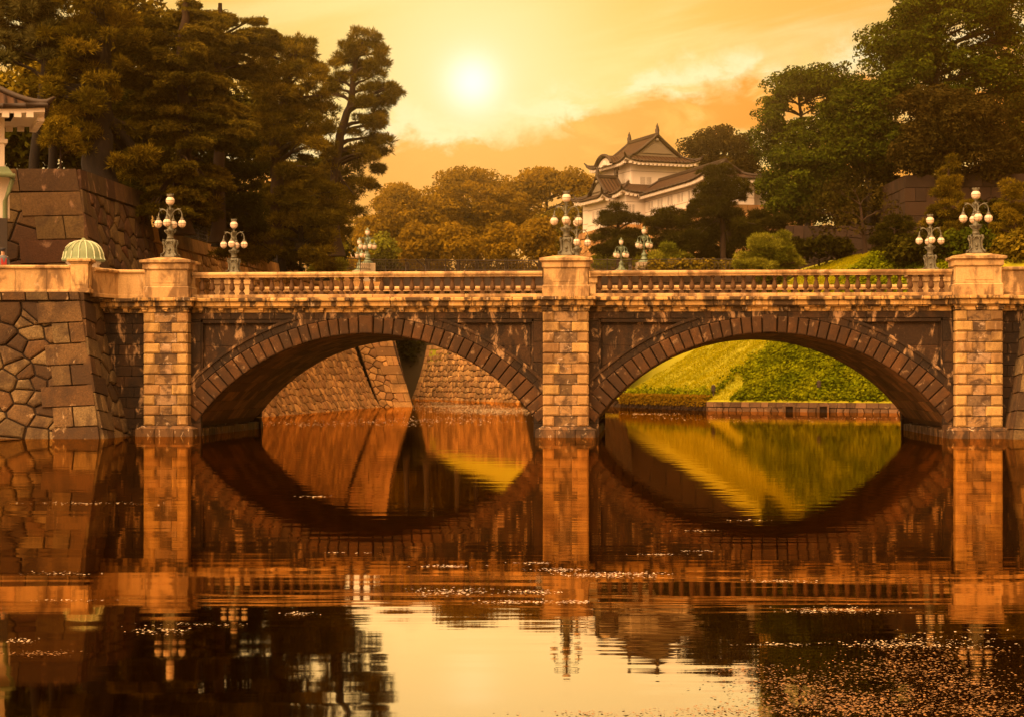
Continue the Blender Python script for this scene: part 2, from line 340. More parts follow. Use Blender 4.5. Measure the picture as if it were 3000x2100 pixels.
# ------------------------------------------------------------------ water and ground
def water_mat():
    m = bpy.data.materials.new('moat_water'); m.use_nodes = True; t = m.node_tree; t.nodes.clear()
    b = nd(t, 'ShaderNodeBsdfGlossy'); b.inputs['Color'].default_value = (1.0, 0.67, 0.27, 1)
    under = nd(t, 'ShaderNodeBsdfDiffuse'); under.inputs['Color'].default_value = (0.0012, 0.0004, 0.0001, 1)
    fr = nd(t, 'ShaderNodeFresnel'); fr.inputs['IOR'].default_value = 1.5
    mx = nd(t, 'ShaderNodeMixShader'); t.links.new(fr.outputs[0], mx.inputs[0]); t.links.new(under.outputs[0], mx.inputs[1]); t.links.new(b.outputs[0], mx.inputs[2])
    t.links.new(mx.outputs[0], nd(t, 'ShaderNodeOutputMaterial').inputs[0])
    co = nd(t, 'ShaderNodeTexCoord').outputs['Object']
    big = NOISE(t, co, 0.05, 3.0, 0.5)
    def scaled(sx, sy): 
        mp = nd(t, 'ShaderNodeMapping'); t.links.new(co, mp.inputs[0]); mp.inputs['Scale'].default_value = (sx, sy, 1); return mp.outputs[0]
    a = NOISE(t, scaled(0.5, 3.2), 1.0, 2.0, 0.5)
    wv = NOISE(t, scaled(0.35, 1.2), 1.0, 1.0, 0.5)
    h = M(t, 'ADD', M(t, 'MULTIPLY', a, SMOOTH(t, big, 0.42, 0.62, 0.05, 0.45)), M(t, 'MULTIPLY', wv, 0.55))
    bp = nd(t, 'ShaderNodeBump'); bp.inputs['Strength'].default_value = 0.005; bp.inputs['Distance'].default_value = 1.0
    t.links.new(h, bp.inputs['Height']); t.links.new(bp.outputs[0], b.inputs['Normal'])
    wire(t, SMOOTH(t, big, 0.40, 0.62, 0.030, 0.014), b.inputs['Roughness'])
    return m
w = MB(); w.quad((-200, -80, 0), (200, -80, 0), (200, 330, 0), (-200, 330, 0)); tag(w.build('water', water_mat()), kind='structure')
g = MB(); g.quad((-318, -110, -1.6), (318, -110, -1.6), (318, 338, -1.6), (-318, 338, -1.6)); tag(g.build('ground', EARTH), kind='structure')

# ------------------------------------------------------------------ the stone bridge
CX, CY, YAW = 2.24, 75.0, math.atan(388 / F)
def bw(u, v, z=0.0):                      # bridge coordinates (along, across, up) to world
    return Vector((CX + u * math.cos(YAW) + v * math.sin(YAW), CY - u * math.sin(YAW) + v * math.cos(YAW), z))
VM = 13.5                                  # far face of the far piers
PIERS = (-17.0, 0.0, 17.0); PW = 0.955
bridge = thing('stone_bridge', 'pale stone bridge with two arches, pillars and balustrades across the moat', 'bridge', bw(0, 0), -YAW)
near = lambda v: v
far = lambda v: VM - v
def part(mb, name, m, parent=bridge): return mb.build(name, m, parent)

# deck
d = MB(); d.box(-24, 24, 0.62, VM - 0.62, 5.30, 5.86); part(d, 'deck', ASPH)
R_IN, SPZ = 8.99, 0.60; ACZ = 4.34 - R_IN; TH = math.asin(7.3 / R_IN)
def r_out(th): return R_IN + 0.73 + 0.24 * (th / TH) ** 2
def arc(uc, r, th, v): return Vector((uc + r * math.sin(th), v, ACZ + r * math.cos(th)))
for uc in (-8.5, 8.5):
    # barrel: coursed stones on the underside
    b = MB(); NA, NV = 30, 11
    for i in range(NA):
        t0, t1 = -TH + 2 * TH * i / NA, -TH + 2 * TH * (i + 1) / NA
        for k in range(NV + 1):
            v0 = 0.7 + (VM - 1.4) * max(0, (k - (i % 2) * .5)) / NV; v1 = 0.7 + (VM - 1.4) * min(NV, (k + 1 - (i % 2) * .5)) / NV
            if v1 - v0 < .1: continue
            g_ = 0.004
            P = [arc(uc, R_IN + .03, t0 + g_ / 4, v0 + g_), arc(uc, R_IN + .03, t0 + g_ / 4, v1 - g_), arc(uc, R_IN + .03, t1 - g_ / 4, v1 - g_), arc(uc, R_IN + .03, t1 - g_ / 4, v0 + g_)]
            tm = (t0 + t1) / 2
            b.stone(P, (-math.sin(tm), 0, -math.cos(tm)), 0.025 + rnd.random() * .015, 0.03, dome=0.05)
    for i in range(NA):                    # backing
        t0, t1 = -TH - .03 + 2 * (TH + .03) * i / NA, -TH - .03 + 2 * (TH + .03) * (i + 1) / NA
        b.quad(arc(uc, R_IN + .05, t0, .66), arc(uc, R_IN + .05, t0, VM - .66), arc(uc, R_IN + .05, t1, VM - .66), arc(uc, R_IN + .05, t1, .66), 0.0)
    part(b, 'barrel_vault', BARR)
    for side in (near, far):
        sg = -1 if side is near else 1
        n = (0, sg, 0)
        # voussoirs
        vo = MB(); NB = 20; key = 0.3 / R_IN
        spans = [(-key, key, True)]
        for q in range(NB):
            a0 = key + (TH - key) * q / NB; a1 = key + (TH - key) * (q + 1) / NB
            spans += [(a0, a1, False), (-a1, -a0, False)]
        for a0, a1, k in spans:
            e = 0.0012
            ro0, ro1 = r_out(a0), r_out(a1)
            if k: ro0 = ro1 = R_IN + 0.80
            q0, q1 = a0 + e, a1 - e
            P = [arc(uc, R_IN, q0, side(.62)), arc(uc, R_IN, q1, side(.62)), arc(uc, ro1, q1, side(.62)), arc(uc, ro0, q0, side(.62))]
            vo.stone(P, n, 0.15 if k else 0.085, 0.085, dome=0.12, back=0.1)
            vo.quad(arc(uc, R_IN, a0, side(.62)), arc(uc, R_IN, a1, side(.62)), arc(uc, R_IN + .02, a1, side(.9)), arc(uc, R_IN + .02, a0, side(.9)), .2)
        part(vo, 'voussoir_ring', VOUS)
        # spandrel: recessed wall, then the raised frame, archivolt and mouldings
        sw = MB(); u0, u1 = uc - 8.5 + PW - .05, uc + 8.5 - PW + .05
        N = 64; rows = 5.24
        def inner(u, pad=0.1):
            du = abs(u - uc)
            rr = R_IN + .45
            return max(-.6, ACZ + math.sqrt(rr * rr - du * du)) if du < rr * .95 else -.6
        for i in range(N):
            a_, b_ = u0 + (u1 - u0) * i / N, u0 + (u1 - u0) * (i + 1) / N
            sw.quad((a_, side(.84), inner(a_)), (b_, side(.84), inner(b_)), (b_, side(.84), 5.26), (a_, side(.84), 5.26), 0.45)
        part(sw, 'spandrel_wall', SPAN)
        # stones of the panel field, in ashlar courses, clipped by the archivolt
        zc = [1.1, 2.05, 3.0, 3.85, 4.72]
        for lr in (-1, 1):
            pf = MB()
            edge = uc + lr * (8.5 - PW - .55)
            for z0, z1 in zip(zc[:-1], zc[1:]):
                uu = edge; k = 0
                while abs(uu - uc) > 1.0:
                    L = (1.25, 1.9, 1.5, 2.2)[(k + int(z0 * 3)) % 4]; nx = uu - lr * L
                    du = abs(uu - uc); 
                    def floor_(x):
                        dd = abs(x - uc); rr = r_out(min(TH, math.asin(min(.99, dd / 9.9)))) + .40
                        return ACZ + math.sqrt(max(.01, rr * rr - dd * dd)) if dd < rr else z0
                    P = []
                    lo = [max(z0, floor_(uu - lr * L * j / 5)) for j in range(6)]
                    if lo[0] < z1 - .06:
                        pts = [(uu - lr * L * j / 5, lo[j]) for j in range(6) if lo[j] < z1 - .03]
                        P = [(x, side(.84), z) for x, z in pts] + [(pts[-1][0], side(.84), z1 - .012), (uu - lr * .012, side(.84), z1 - .012)]
                        if len(pts) >= 2: pf.stone(P, n, 0.03, 0.02, dome=0.0)
                    uu = nx; k += 1
            part(pf, 'spandrel_panel', SPAN)
        fr = MB()
        ya, yb = side(.58), side(.90)
        uu = u0
        while uu < u1 - .1:                 # top band of blocks
            L = min(1.5 + rnd.random() * .5, u1 - uu); fr.box(uu + .006, uu + L - .006, ya, yb, 4.97, 5.25, .015); uu += L
        for lr in (-1, 1):
            e0 = uc + lr * (8.5 - PW + .02); e1 = uc + lr * (8.5 - PW - .42)
            z = -.3
            while z < 4.96:
                h = min(.86, 4.965 - z); fr.box(e0, e1, ya, yb, z + .006, z + h - .006, .015); z += h
            e2 = e1 - lr * .07
            fr.box(e1 - lr * .003, e2, side(.63), yb, 1.2, 4.84, .015, 0.7); 
            fr.box(e2 - lr * .003, uc + lr * 3.1, side(.63), yb, 4.80, 4.967, .015, .25)
        NR = 46
        for i in range(NR):
            t0, t1 = -TH - .02 + 2 * (TH + .02) * i / NR, -TH - .02 + 2 * (TH + .02) * (i + 1) / NR
            tm = (t0 + t1) / 2; e = 0.0015
            lim = (4.965 - ACZ) / math.cos(tm)
            for (ra, rb, vf, tt) in ((0.0, .30, .56, None), (.303, .42, .50, .9)):
                A, B = r_out(tm) + ra + .004, min(r_out(tm) + rb, lim)
                if B - A < .05: continue
                A0, A1 = A + (r_out(t0) - r_out(tm)), A + (r_out(t1) - r_out(tm))
                B0, B1 = (B + (r_out(t0) - r_out(tm)), B + (r_out(t1) - r_out(tm))) if B < lim else ((4.965 - ACZ) / math.cos(t0), (4.965 - ACZ) / math.cos(t1))
                e = 0.002 if (i % 3 == 0 and tt is None) else 0.0
                P = [arc(uc, A0, t0 + e, side(vf)), arc(uc, A1, t1 - e, side(vf)), arc(uc, B1, t1 - e, side(vf)), arc(uc, B0, t0 + e, side(vf))]
                Q = [Vector((p.x, side(.76), p.z)) for p in P]
                rnd.seed(int(i // 3) * 7 + int(ra * 10)); tv = rnd.random() if tt is None else tt
                fr.add(P + Q, [(0, 1, 2, 3), (0, 1, 5, 4), (1, 2, 6, 5), (2, 3, 7, 6), (3, 0, 4, 7)], tv)
        rnd.seed(int(uc) + sg)
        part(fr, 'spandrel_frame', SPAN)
# outer abutment walls beyond the end piers
for sgn in (-1, 1):
    for side in (near, far):
        ab = MB()
        for k in range(13):
            z0, z1 = -.6 + k * .45, -.6 + (k + 1) * .45
            uu = 17.9 + (k % 2) * -.4
            while uu < 21.6:
                L = .75 + rnd.random() * .5
                if uu + L > 17.95: ab.box(sgn * max(uu, 17.9), sgn * (uu + L - .012), side(.62 + rnd.random() * .02), side(.9), z0, min(z1, 5.25) - .012, .02)
                uu += L
        part(ab, 'abutment_wall', SPAN)
# piers
PZ0, PZ1 = 0.46, 5.25; NC = 11
for up in PIERS:
    for side in (near, far):
        sg = -1 if side is near else 1; n = (0, sg, 0)
        core = MB(); core.box(up - PW + .03, up + PW - .03, side(.05), side(.95), -1.0, PZ1, 0, .3)
        qq, c_ = {-1: MB(), 1: MB()}, MB(); hh = (PZ1 - PZ0) / NC
        for k in range(NC):
            z0, z1 = PZ0 + k * hh + .012, PZ0 + (k + 1) * hh - .012
            wq = .47 if (NC - 1 - k) % 2 == 0 else .70
            for lr in (-1, 1):
                q = qq[lr]; a, b_ = up + lr * PW, up + lr * (PW - wq)
                q.box(a, b_, side(.0), side(.58 if k % 2 else .76), z0, z1, .03)
                x0, x1 = min(a, b_) + .045, max(a, b_) - .045
                q.stone([(x0, side(0.0), z0 + .05), (x1, side(0.0), z0 + .05), (x1, side(0.0), z1 - .05), (x0, side(0.0), z1 - .05)], n, .035, .03, q.t[-1], dome=0)
                # flank
                q.box(a - lr * .02, a - lr * .3, side(.58 if k % 2 else .76), side(.9), z0, z1, .015)
            a, b_ = up - PW + wq + .004, up + PW - wq - .004
            c_.stone([(a, side(.05), z0), (b_, side(.05), z0), (b_, side(.05), z1), (a, side(.05), z1)], n, .035, .02, dome=0.05)
        part(core, 'pier_core', JOINT); part(qq[-1], 'pier_quoin', GOLD); part(qq[1], 'pier_quoin', GOLD); part(c_, 'pier_infill', GREY)
        f = MB()
        for k in range(3):
            x0 = up - 1.26 + 2.52 * k / 3; f.box(x0 + .004, x0 + 2.52 / 3 - .004, side(-.24), side(.9), -1.2, .32, .03)
        f.add([(up + sx * 1.26, side(-.24), .32) for sx in (-1, 1)] + [(up + 1.26, side(.9), .32), (up - 1.26, side(.9), .32)] + [(up + sx * 1.0, side(-.02), .46) for sx in (-1, 1)] + [(up + 1.0, side(.9), .46), (up - 1.0, side(.9), .46)],
              [(0, 1, 5, 4), (1, 2, 6, 5), (3, 0, 4, 7), (4, 5, 6, 7)], .8)
        part(f, 'pier_footing', FOOT)
    # footing under the vault and the solid wall behind the piers
    f = MB(); k = 0; v = .92
    while v < VM - .95:
        L = .62 + rnd.random() * .5; L = min(L, VM - .92 - v)
        h_ = .30 + rnd.random() * .06
        f.box(up - 1.28 - rnd.random() * .03, up + 1.28 + rnd.random() * .03, v + .004, v + L - .004, -1.2, h_, .03); v += L
    f.box(up - .85, up + .85, .8, VM - .8, .2, 5.2, 0, .2)
    part(f, 'vault_footing', FOOT)
# cornice, frieze and dentils
for side in (near, far):
    co, fz = MB(), MB()
    for (ua, ub) in ((-16.0, -1.0), (1.0, 16.0), (-21, -18.0), (18.0, 21)):
        uu = ua
        while uu < ub - .05:
            L = min(1.72, ub - uu)
            co.box(uu + .008, uu + L - .008, side(.10), side(1.0), 5.70, 5.845 + rnd.random() * .008, .03)
            co.box(uu + .008, uu + L - .008, side(.24), side(1.0), 5.49, 5.698, .02)
            co.box(uu + .004, uu + L - .004, side(.36), side(1.0), 5.43, 5.488, .015, .2)
            uu += L
        uu = ua
        while uu < ub - .05:
            L = min(1.3 + rnd.random() * .6, ub - uu); fz.box(uu + .005, uu + L - .005, side(.56), side(.95), 5.245, 5.43, .012); uu += L
        uu = ua + .43
        while uu < ub - .1:
            fz.box(uu - .11, uu + .11, side(.40), side(.58), 5.33, 5.43, .012, .7); fz.box(uu - .09, uu + .09, side(.47), side(.58), 5.27, 5.331, .012, .6); uu += .86
    for up in PIERS:
        for k in range(3):
            a, b_ = up - 1.34 + 2.68 * k / 3, up - 1.34 + 2.68 * (k + 1) / 3
            co.box(a + .003, b_ - .003, side(-.38), side(1.02), 5.715, 5.86, .025)
            a, b_ = up - 1.18 + 2.36 * k / 3, up - 1.18 + 2.36 * (k + 1) / 3
            co.box(a + .003, b_ - .003, side(-.22), side(1.01), 5.49, 5.714, .02)
            a, b_ = up - 1.06 + 2.12 * k / 3, up - 1.06 + 2.12 * (k + 1) / 3
            co.box(a, b_, side(-.10), side(1.01), 5.43, 5.489, .01, .2)
        fz.box(up - .985, up + .985, side(-.03), side(.95), 5.255, 5.43, .015, .8)
        for du in (-.88, 0, .88):
            fz.box(up + du - .13, up + du + .13, side(-.13), side(.0), 5.36, 5.43, .012, .9); fz.box(up + du - .10, up + du + .10, side(-.09), side(.0), 5.28, 5.361, .012, .8)
    part(co, 'cornice', CORN); part(fz, 'frieze', CORN)
# pedestals
for side in (near, far):
    for up in PIERS:
        p = MB(); y0, y1 = side(.02), side(1.50); sg = -1 if side is near else 1
        p.box(up - .985, up + .985, y0, y1, 5.865, 6.30, .02, .5)
        n4 = [(-.985, .945, 6.30, 6.38)]
        def frust(h0, h1, za, zb, yo0, yo1, tint=.5):
            ym = (y0 + y1) / 2; d = abs(y1 - y0) / 2
            vs = [(up + sx * h0, ym + sy * (d + yo0), za) for sx, sy in ((-1, -1), (1, -1), (1, 1), (-1, 1))] + [(up + sx * h1, ym + sy * (d + yo1), zb) for sx, sy in ((-1, -1), (1, -1), (1, 1), (-1, 1))]
            p.add(vs, [(0, 1, 5, 4), (1, 2, 6, 5), (2, 3, 7, 6), (3, 0, 4, 7), (4, 5, 6, 7), (3, 2, 1, 0)], tint)
        frust(.985, .93, 6.301, 6.37, 0, -.05, .6)
        p.box(up - .925, up + .925, y0 - sg * .055, y1 + sg * .055, 6.37, 7.05, .015, .55)
        for s2, yy in ((sg, y0 - sg * .055), (-sg, y1 + sg * .055)):
            p.stone([(up - .58, yy, 6.50), (up + .58, yy, 6.50), (up + .58, yy, 6.92), (up - .58, yy, 6.92)], (0, s2, 0), .018, .015, .75, dome=0)
        for lr in (-1, 1):
            xx = up + lr * .925; ym = (y0 + y1) / 2
            p.stone([(xx, ym - .42, 6.50), (xx, ym + .42, 6.50), (xx, ym + .42, 6.92), (xx, ym - .42, 6.92)], (lr, 0, 0), .018, .015, .7, dome=0)
        frust(.94, 1.0, 7.05, 7.10, -.04, .02, .3)
        frust(1.0, 1.0, 7.10, 7.30, .02, .02, .6)
        frust(1.0, 1.10, 7.30, 7.37, .02, .12, .4)
        frust(1.11, 1.11, 7.37, 7.47, .13, .13, .7)
        frust(1.11, .42, 7.47, 7.60, .13, -.28, .8)
        part(p, 'pedestal', PALE)
# balustrades
def baluster_mesh():
    b = MB()
    b.box(-.105, .105, -.105, .105, 0, .085, .012, .5)
    b.lathe([(.095, .085), (.105, .10), (.095, .125), (.055, .15), (.062, .175), (.10, .21), (.122, .26), (.118, .33), (.095, .42), (.070, .51), (.060, .56), (.085, .572), (.085, .592), (.060, .605), (.058, .64), (.085, .66)], seg=12, tint=.5)
    b.box(-.10, .10, -.10, .10, .66, .735, .012, .5)
    return b
BAL = mat('baluster_stone', (0.075, 0.036, 0.014), 0.85, 0.25, (0.05, 0.028, 0.014), 0.7, 3.5, 0.8, (0.34, 0.23, 0.13), 0.4, 0.3, 22, fine=0.3)
for side in (near, far):
    vc = side(.76)
    bl = thing('balustrade', None, None); bl.parent = bridge; bl['label'] = 'near balustrade in front of the roadway' if side is near else 'far balustrade behind the roadway'
    for uc in (-8.5, 8.5):
        hr, pl = MB(), MB(); uu, end = uc - 7.5, uc + 7.5; k = 0
        while uu < end - .1:
            L = min((3.7, 4.1, 3.9, 4.2)[k % 4], end - uu)
            prof = [(-.20, 6.745), (-.20, 6.79), (-.235, 6.82), (-.255, 6.87), (-.245, 6.92), (-.19, 6.965), (0, 6.985), (.19, 6.965), (.245, 6.92), (.255, 6.87), (.235, 6.82), (.20, 6.79), (.20, 6.745)]
            tv = rnd.random()
            for q in range(3):
                hr.extrude(prof, (uu + L * q / 3 + (.006 if q == 0 else 0), vc, 0), (uu + L * (q + 1) / 3 - (.006 if q == 2 else 0), vc, 0), tv)
            pl.box(uu + .006, uu + L - .006, vc - .28, vc + .28, 5.862, 6.01, .02); uu += L; k += 1
        part(hr, 'handrail', PALE, bl); part(pl, 'plinth', PALE, bl)
    src = None; rest = MB(); cnt = 0
    for uc in (-8.5, 8.5):
        for k in range(34):
            u = uc - 7.1 + 14.2 * k / 33
            cnt += 1
            if side is far and cnt > 30:
                b = baluster_mesh(); rest.add([(x + u, y + vc, z + 6.01) for x, y, z in b.v], [f for f in b.f], None, True); continue
            if src is None: src = o = part(baluster_mesh(), 'baluster', BAL, bl)
            else: o = src.copy(); COL.objects.link(o); o.parent = bl
            o.location = (u, vc, 6.01); o.rotation_euler = (0, 0, 0)
    if rest.v: part(rest, 'baluster_row', BAL, bl)['kind'] = 'stuff'

# ------------------------------------------------------------------ lamps on the pedestals
def bridge_lamp(label, loc, rz, group):
    t = thing('bridge_lamp', label, 'street lamp', loc, rz, group)
    b = MB()
    # flared four-sided base with scroll feet and consoles
    prof = [(.36, 0), (.37, .05), (.33, .09), (.30, .13), (.255, .2), (.225, .32), (.205, .48), (.20, .60), (.235, .68), (.25, .72), (.20, .77), (.15, .82), (.14, .84)]
    b.lathe(prof, seg=4, tint=.5, smooth=False)
    for k in range(4):
        a = math.pi / 2 * k + math.pi / 4; ca, sa = math.cos(a), math.sin(a)
        P = lambda r, z: (ca * r, sa * r, z)
        b.tube([P(.40, .03), P(.46, .05), P(.44, .13), P(.36, .16), P(.30, .26), P(.29, .42), P(.30, .55), P(.36, .66), P(.33, .76), P(.26, .76), P(.23, .70)], [.05, .055, .05, .045, .04, .04, .045, .055, .05, .04, .03], 6)
        a = math.pi / 2 * k; ca, sa = math.cos(a), math.sin(a)
        b.ball((ca * .185, sa * .185, .36), .06, 8, 6, 1.4); b.ball((ca * .19, sa * .19, .22), .045, 8, 6)
        b.tube([(ca * .2 - sa * .13, sa * .2 + ca * .13, .60), (ca * .21 - sa * .07, sa * .21 + ca * .07, .70), (ca * .215, sa * .215, .72), (ca * .21 + sa * .07, sa * .21 - ca * .07, .70), (ca * .2 + sa * .13, sa * .2 - ca * .13, .60)], .02, 5)
    b.lathe([(.15, .82), (.165, .85), (.145, .88), (.13, .90), (.13, .98), (.15, 1.0), (.12, 1.02)], seg=14)
    b.build('base', BRONZE, t)
    p = MB()
    p.lathe([(.12, 1.02), (.15, 1.08), (.19, 1.13), (.21, 1.17), (.16, 1.22), (.10, 1.26), (.075, 1.34), (.065, 1.5), (.055, 1.75), (.07, 1.78), (.05, 1.80), (.045, 2.02), (.075, 2.06), (.10, 2.10), (.06, 2.12), (.04, 2.20), (.07, 2.24), (.10, 2.28), (.06, 2.30)], seg=12)
    for k in range(8):                      # leaf collar
        a = math.pi / 4 * k; ca, sa = math.cos(a), math.sin(a)
        p.tube([(ca * .12, sa * .12, 1.05), (ca * .22, sa * .22, 1.13), (ca * .25, sa * .25, 1.19), (ca * .22, sa * .22, 1.23)], [.03, .035, .03, .012], 5)
    p.build('post', BRONZE, t)
    for k in range(4):
        a = math.pi / 2 * k; ca, sa = math.cos(a), math.sin(a)
        P = lambda r, z: (ca * r, sa * r, z)
        m = MB()
        m.tube([P(.04, 1.80), P(.10, 1.92), P(.20, 2.04), P(.32, 2.09), P(.43, 2.05), P(.50, 1.93), P(.515, 1.78)], [.028, .03, .03, .028, .026, .024, .022], 6)
        m.tube([P(.20, 2.04), P(.34, 2.11), P(.44, 2.10), P(.49, 2.15)], [.022, .024, .02, .01], 5)
        m.tube([P(.08, 1.98), P(.15, 2.09), P(.11, 2.14), P(.06, 2.10)], [.018, .018, .015, .01], 5)
        m.tube([P(.40, 2.02), P(.36, 1.93), P(.41, 1.90)], [.014, .014, .008], 4)
        m.lathe([(.02, .16), (.05, .155), (.052, .14), (.028, .13), (.05, .10), (.085, .04), (.10, 0), (.09, -.01)], (ca * .515, sa * .515, 1.63), 10)
        m.build('arm', BRONZE, t)
        gl = MB(); gc = (ca * .515, sa * .515, 1.475); gl.ball(gc, .172, 16, 12); gb = gl.build('globe', GLOBE, t)
        cg = MB(); cg.torus(gc, .176, .008, 'z'); cg.torus(gc, .176, .007, 'x'); cg.torus(gc, .176, .007, 'y'); cg.lathe([(.03, 0), (.05, .015), (.04, .03)], (gc[0], gc[1], gc[2] - .2), 8)
        cg.build('cage', BRONZE, gb)
    gl = MB(); gc = (0, 0, 2.455); gl.ball(gc, .19, 18, 12); gb = gl.build('globe', GLOBE, t)
    cg = MB(); cg.torus(gc, .194, .009, 'z'); cg.build('cage', BRONZE, gb)
    cr = MB(); cr.lathe([(.10, 2.60), (.13, 2.62), (.135, 2.66), (.125, 2.70), (.14, 2.72), (.06, 2.73), (.03, 2.75)], seg=12)
    for k in range(8):
        a = math.pi / 4 * k; cr.tube([(math.cos(a) * .13, math.sin(a) * .13, 2.70), (math.cos(a) * .15, math.sin(a) * .15, 2.77)], [.02, .008], 4)
    cr.build('crown_cap', BRONZE, t)
    return t
GL = 'bronze lamps on the bridge pedestals'
proto = bridge_lamp('tall bronze five-globe lamp on the left near pedestal of the stone bridge', bw(-17, .76, 7.6), -YAW, GL)
for u, v, lab in ((0, .76, 'tall bronze five-globe lamp on the near middle pedestal, between the two arches'),
                  (17, .76, 'tall bronze five-globe lamp on the right near pedestal of the stone bridge'),
                  (-17, VM - .76, 'bronze five-globe lamp on the far left pedestal, seen over the handrail'),
                  (0, VM - .76, 'bronze five-globe lamp half hidden behind the middle lamp, on the far pedestal'),
                  (17, VM - .76, 'bronze five-globe lamp on the far right pedestal, lower than the near right one')):
    o = copy_tree(proto); o.location = bw(u, v, 7.6); o['label'] = lab
def acorn_lamp(label, loc, rz, sc):
    t = thing('iron_bridge_lamp', label, 'street lamp', loc, rz, 'green lamps on the far iron bridge'); t.scale = (sc,) * 3
    b = MB(); b.lathe([(.62, 0), (.62, .06), (.55, .12), (.40, .2), (.30, .34), (.26, .5), (.20, .56), (.23, .62), (.27, .74), (.24, .84), (.14, .92), (.12, 1.05), (.14, 1.1), (.095, 1.15)], seg=14); b.build('base', VERDI, t)
    p = MB(); p.lathe([(.09, 1.15), (.08, 1.6), (.07, 2.3), (.11, 2.34), (.08, 2.38), (.07, 2.6), (.12, 2.65), (.14, 2.7), (.05, 2.72)], seg=10); p.build('post', VERDI, t)
    def globe(x, y, z, s=1.0):
        g_ = MB(); g_.lathe([(.06, -.30), (.14, -.27), (.20, -.18), (.235, -.05), (.235, .06), (.20, .16), (.19, .18)], (x, y, z), 14); gb = g_.build('globe', GLOBE, t)
        c_ = MB(); c_.lathe([(.24, .16), (.27, .18), (.24, .22), (.10, .28), (.10, .34), (.06, .36), (.05, .42), (.02, .47)], (x, y, z), 12)
        c_.lathe([(.04, -.36), (.08, -.31), (.06, -.29)], (x, y, z), 8); c_.build('cap', VERDI, gb)
    for k in range(4):
        a = math.pi / 2 * k + .35; ca, sa = math.cos(a), math.sin(a); P = lambda r, z: (ca * r, sa * r, z)
        m = MB(); m.tube([P(.06, 2.05), P(.2, 2.2), P(.34, 2.42), P(.5, 2.48), P(.64, 2.4), P(.70, 2.22), P(.70, 2.02)], .035, 6)
        m.tube([P(.15, 2.3), P(.25, 2.5), P(.36, 2.58), P(.45, 2.52), P(.38, 2.42)], .025, 5); m.build('arm', VERDI, t)
        globe(ca * .70, sa * .70, 1.66)
    globe(0, 0, 3.02)
    return t

# ------------------------------------------------------------------ battered stone walls
class Face:
    """a battered wall face from the corner p00 (low start), p10 (low end), p11, p01 (tops), slightly concave"""
    def __init__(s, p00, p10, p11, p01, sag=0.25):
        s.p = [Vector(q) for q in (p00, p10, p11, p01)]
        s.L = ((s.p[1] - s.p[0]).length + (s.p[2] - s.p[3]).length) / 2; s.H = (s.p[3] - s.p[0]).length
        s.n = (s.p[1] - s.p[0]).cross(s.p[3] - s.p[0]).normalized(); s.sag = sag
    def P(s, a, b):
        u, t = a / s.L, b / s.H; p0, p1, p2, p3 = s.p
        return (p0 * (1 - u) + p1 * u) * (1 - t) + (p3 * (1 - u) + p2 * u) * t - s.n * (s.sag * 4 * t * (1 - t) if 0 < t < 1 else 0)
def clip(poly, a, b, c):                  # keep a*x + b*y <= c
    out = []
    for i in range(len(poly)):
        p, q = poly[i], poly[(i + 1) % len(poly)]; dp, dq = a * p[0] + b * p[1] - c, a * q[0] + b * q[1] - c
        if dp <= 0: out.append(p)
        if (dp < 0) != (dq < 0) and abs(dp - dq) > 1e-12:
            k = dp / (dp - dq); out.append((p[0] + (q[0] - p[0]) * k, p[1] + (q[1] - p[1]) * k))
    return out
def cells(x0, x1, y0, y1, w, h, jit, r):
    seeds = []; ny = max(1, round((y1 - y0) / h))
    for j in range(ny):
        ww = w * r.uniform(.85, 1.2); nx = max(1, round((x1 - x0) / ww))
        for i in range(nx + 1):
            seeds.append((x0 + (i + (j % 2) * .5 + r.uniform(-jit, jit)) * (x1 - x0) / nx, y0 + (j + .5 + r.uniform(-jit, jit)) * (y1 - y0) / ny))
    A = np.array(seeds); res = []
    sx = w / h
    for i, (a, b) in enumerate(seeds):
        d = ((A[:, 0] - a) / sx) ** 2 + (A[:, 1] - b) ** 2
        poly = [(x0, y0), (x1, y0), (x1, y1), (x0, y1)]
        for k in np.argsort(d)[1:15]:
            p, q = A[k]; ax, by = (p - a) / sx ** 2, (q - b)
            poly = clip(poly, ax, by, ax * (a + p) / 2 + by * (b + q) / 2)
            if len(poly) < 3: break
        if len(poly) >= 3:
            # drop slivers
            cx_, cy_ = sum(p[0] for p in poly) / len(poly), sum(p[1] for p in poly) / len(poly)
            rr = sum(math.hypot(p[0] - cx_, p[1] - cy_) for p in poly) / len(poly)
            if rr > .12 * min(w, h): res.append((poly, cx_, cy_, rr))
    return res
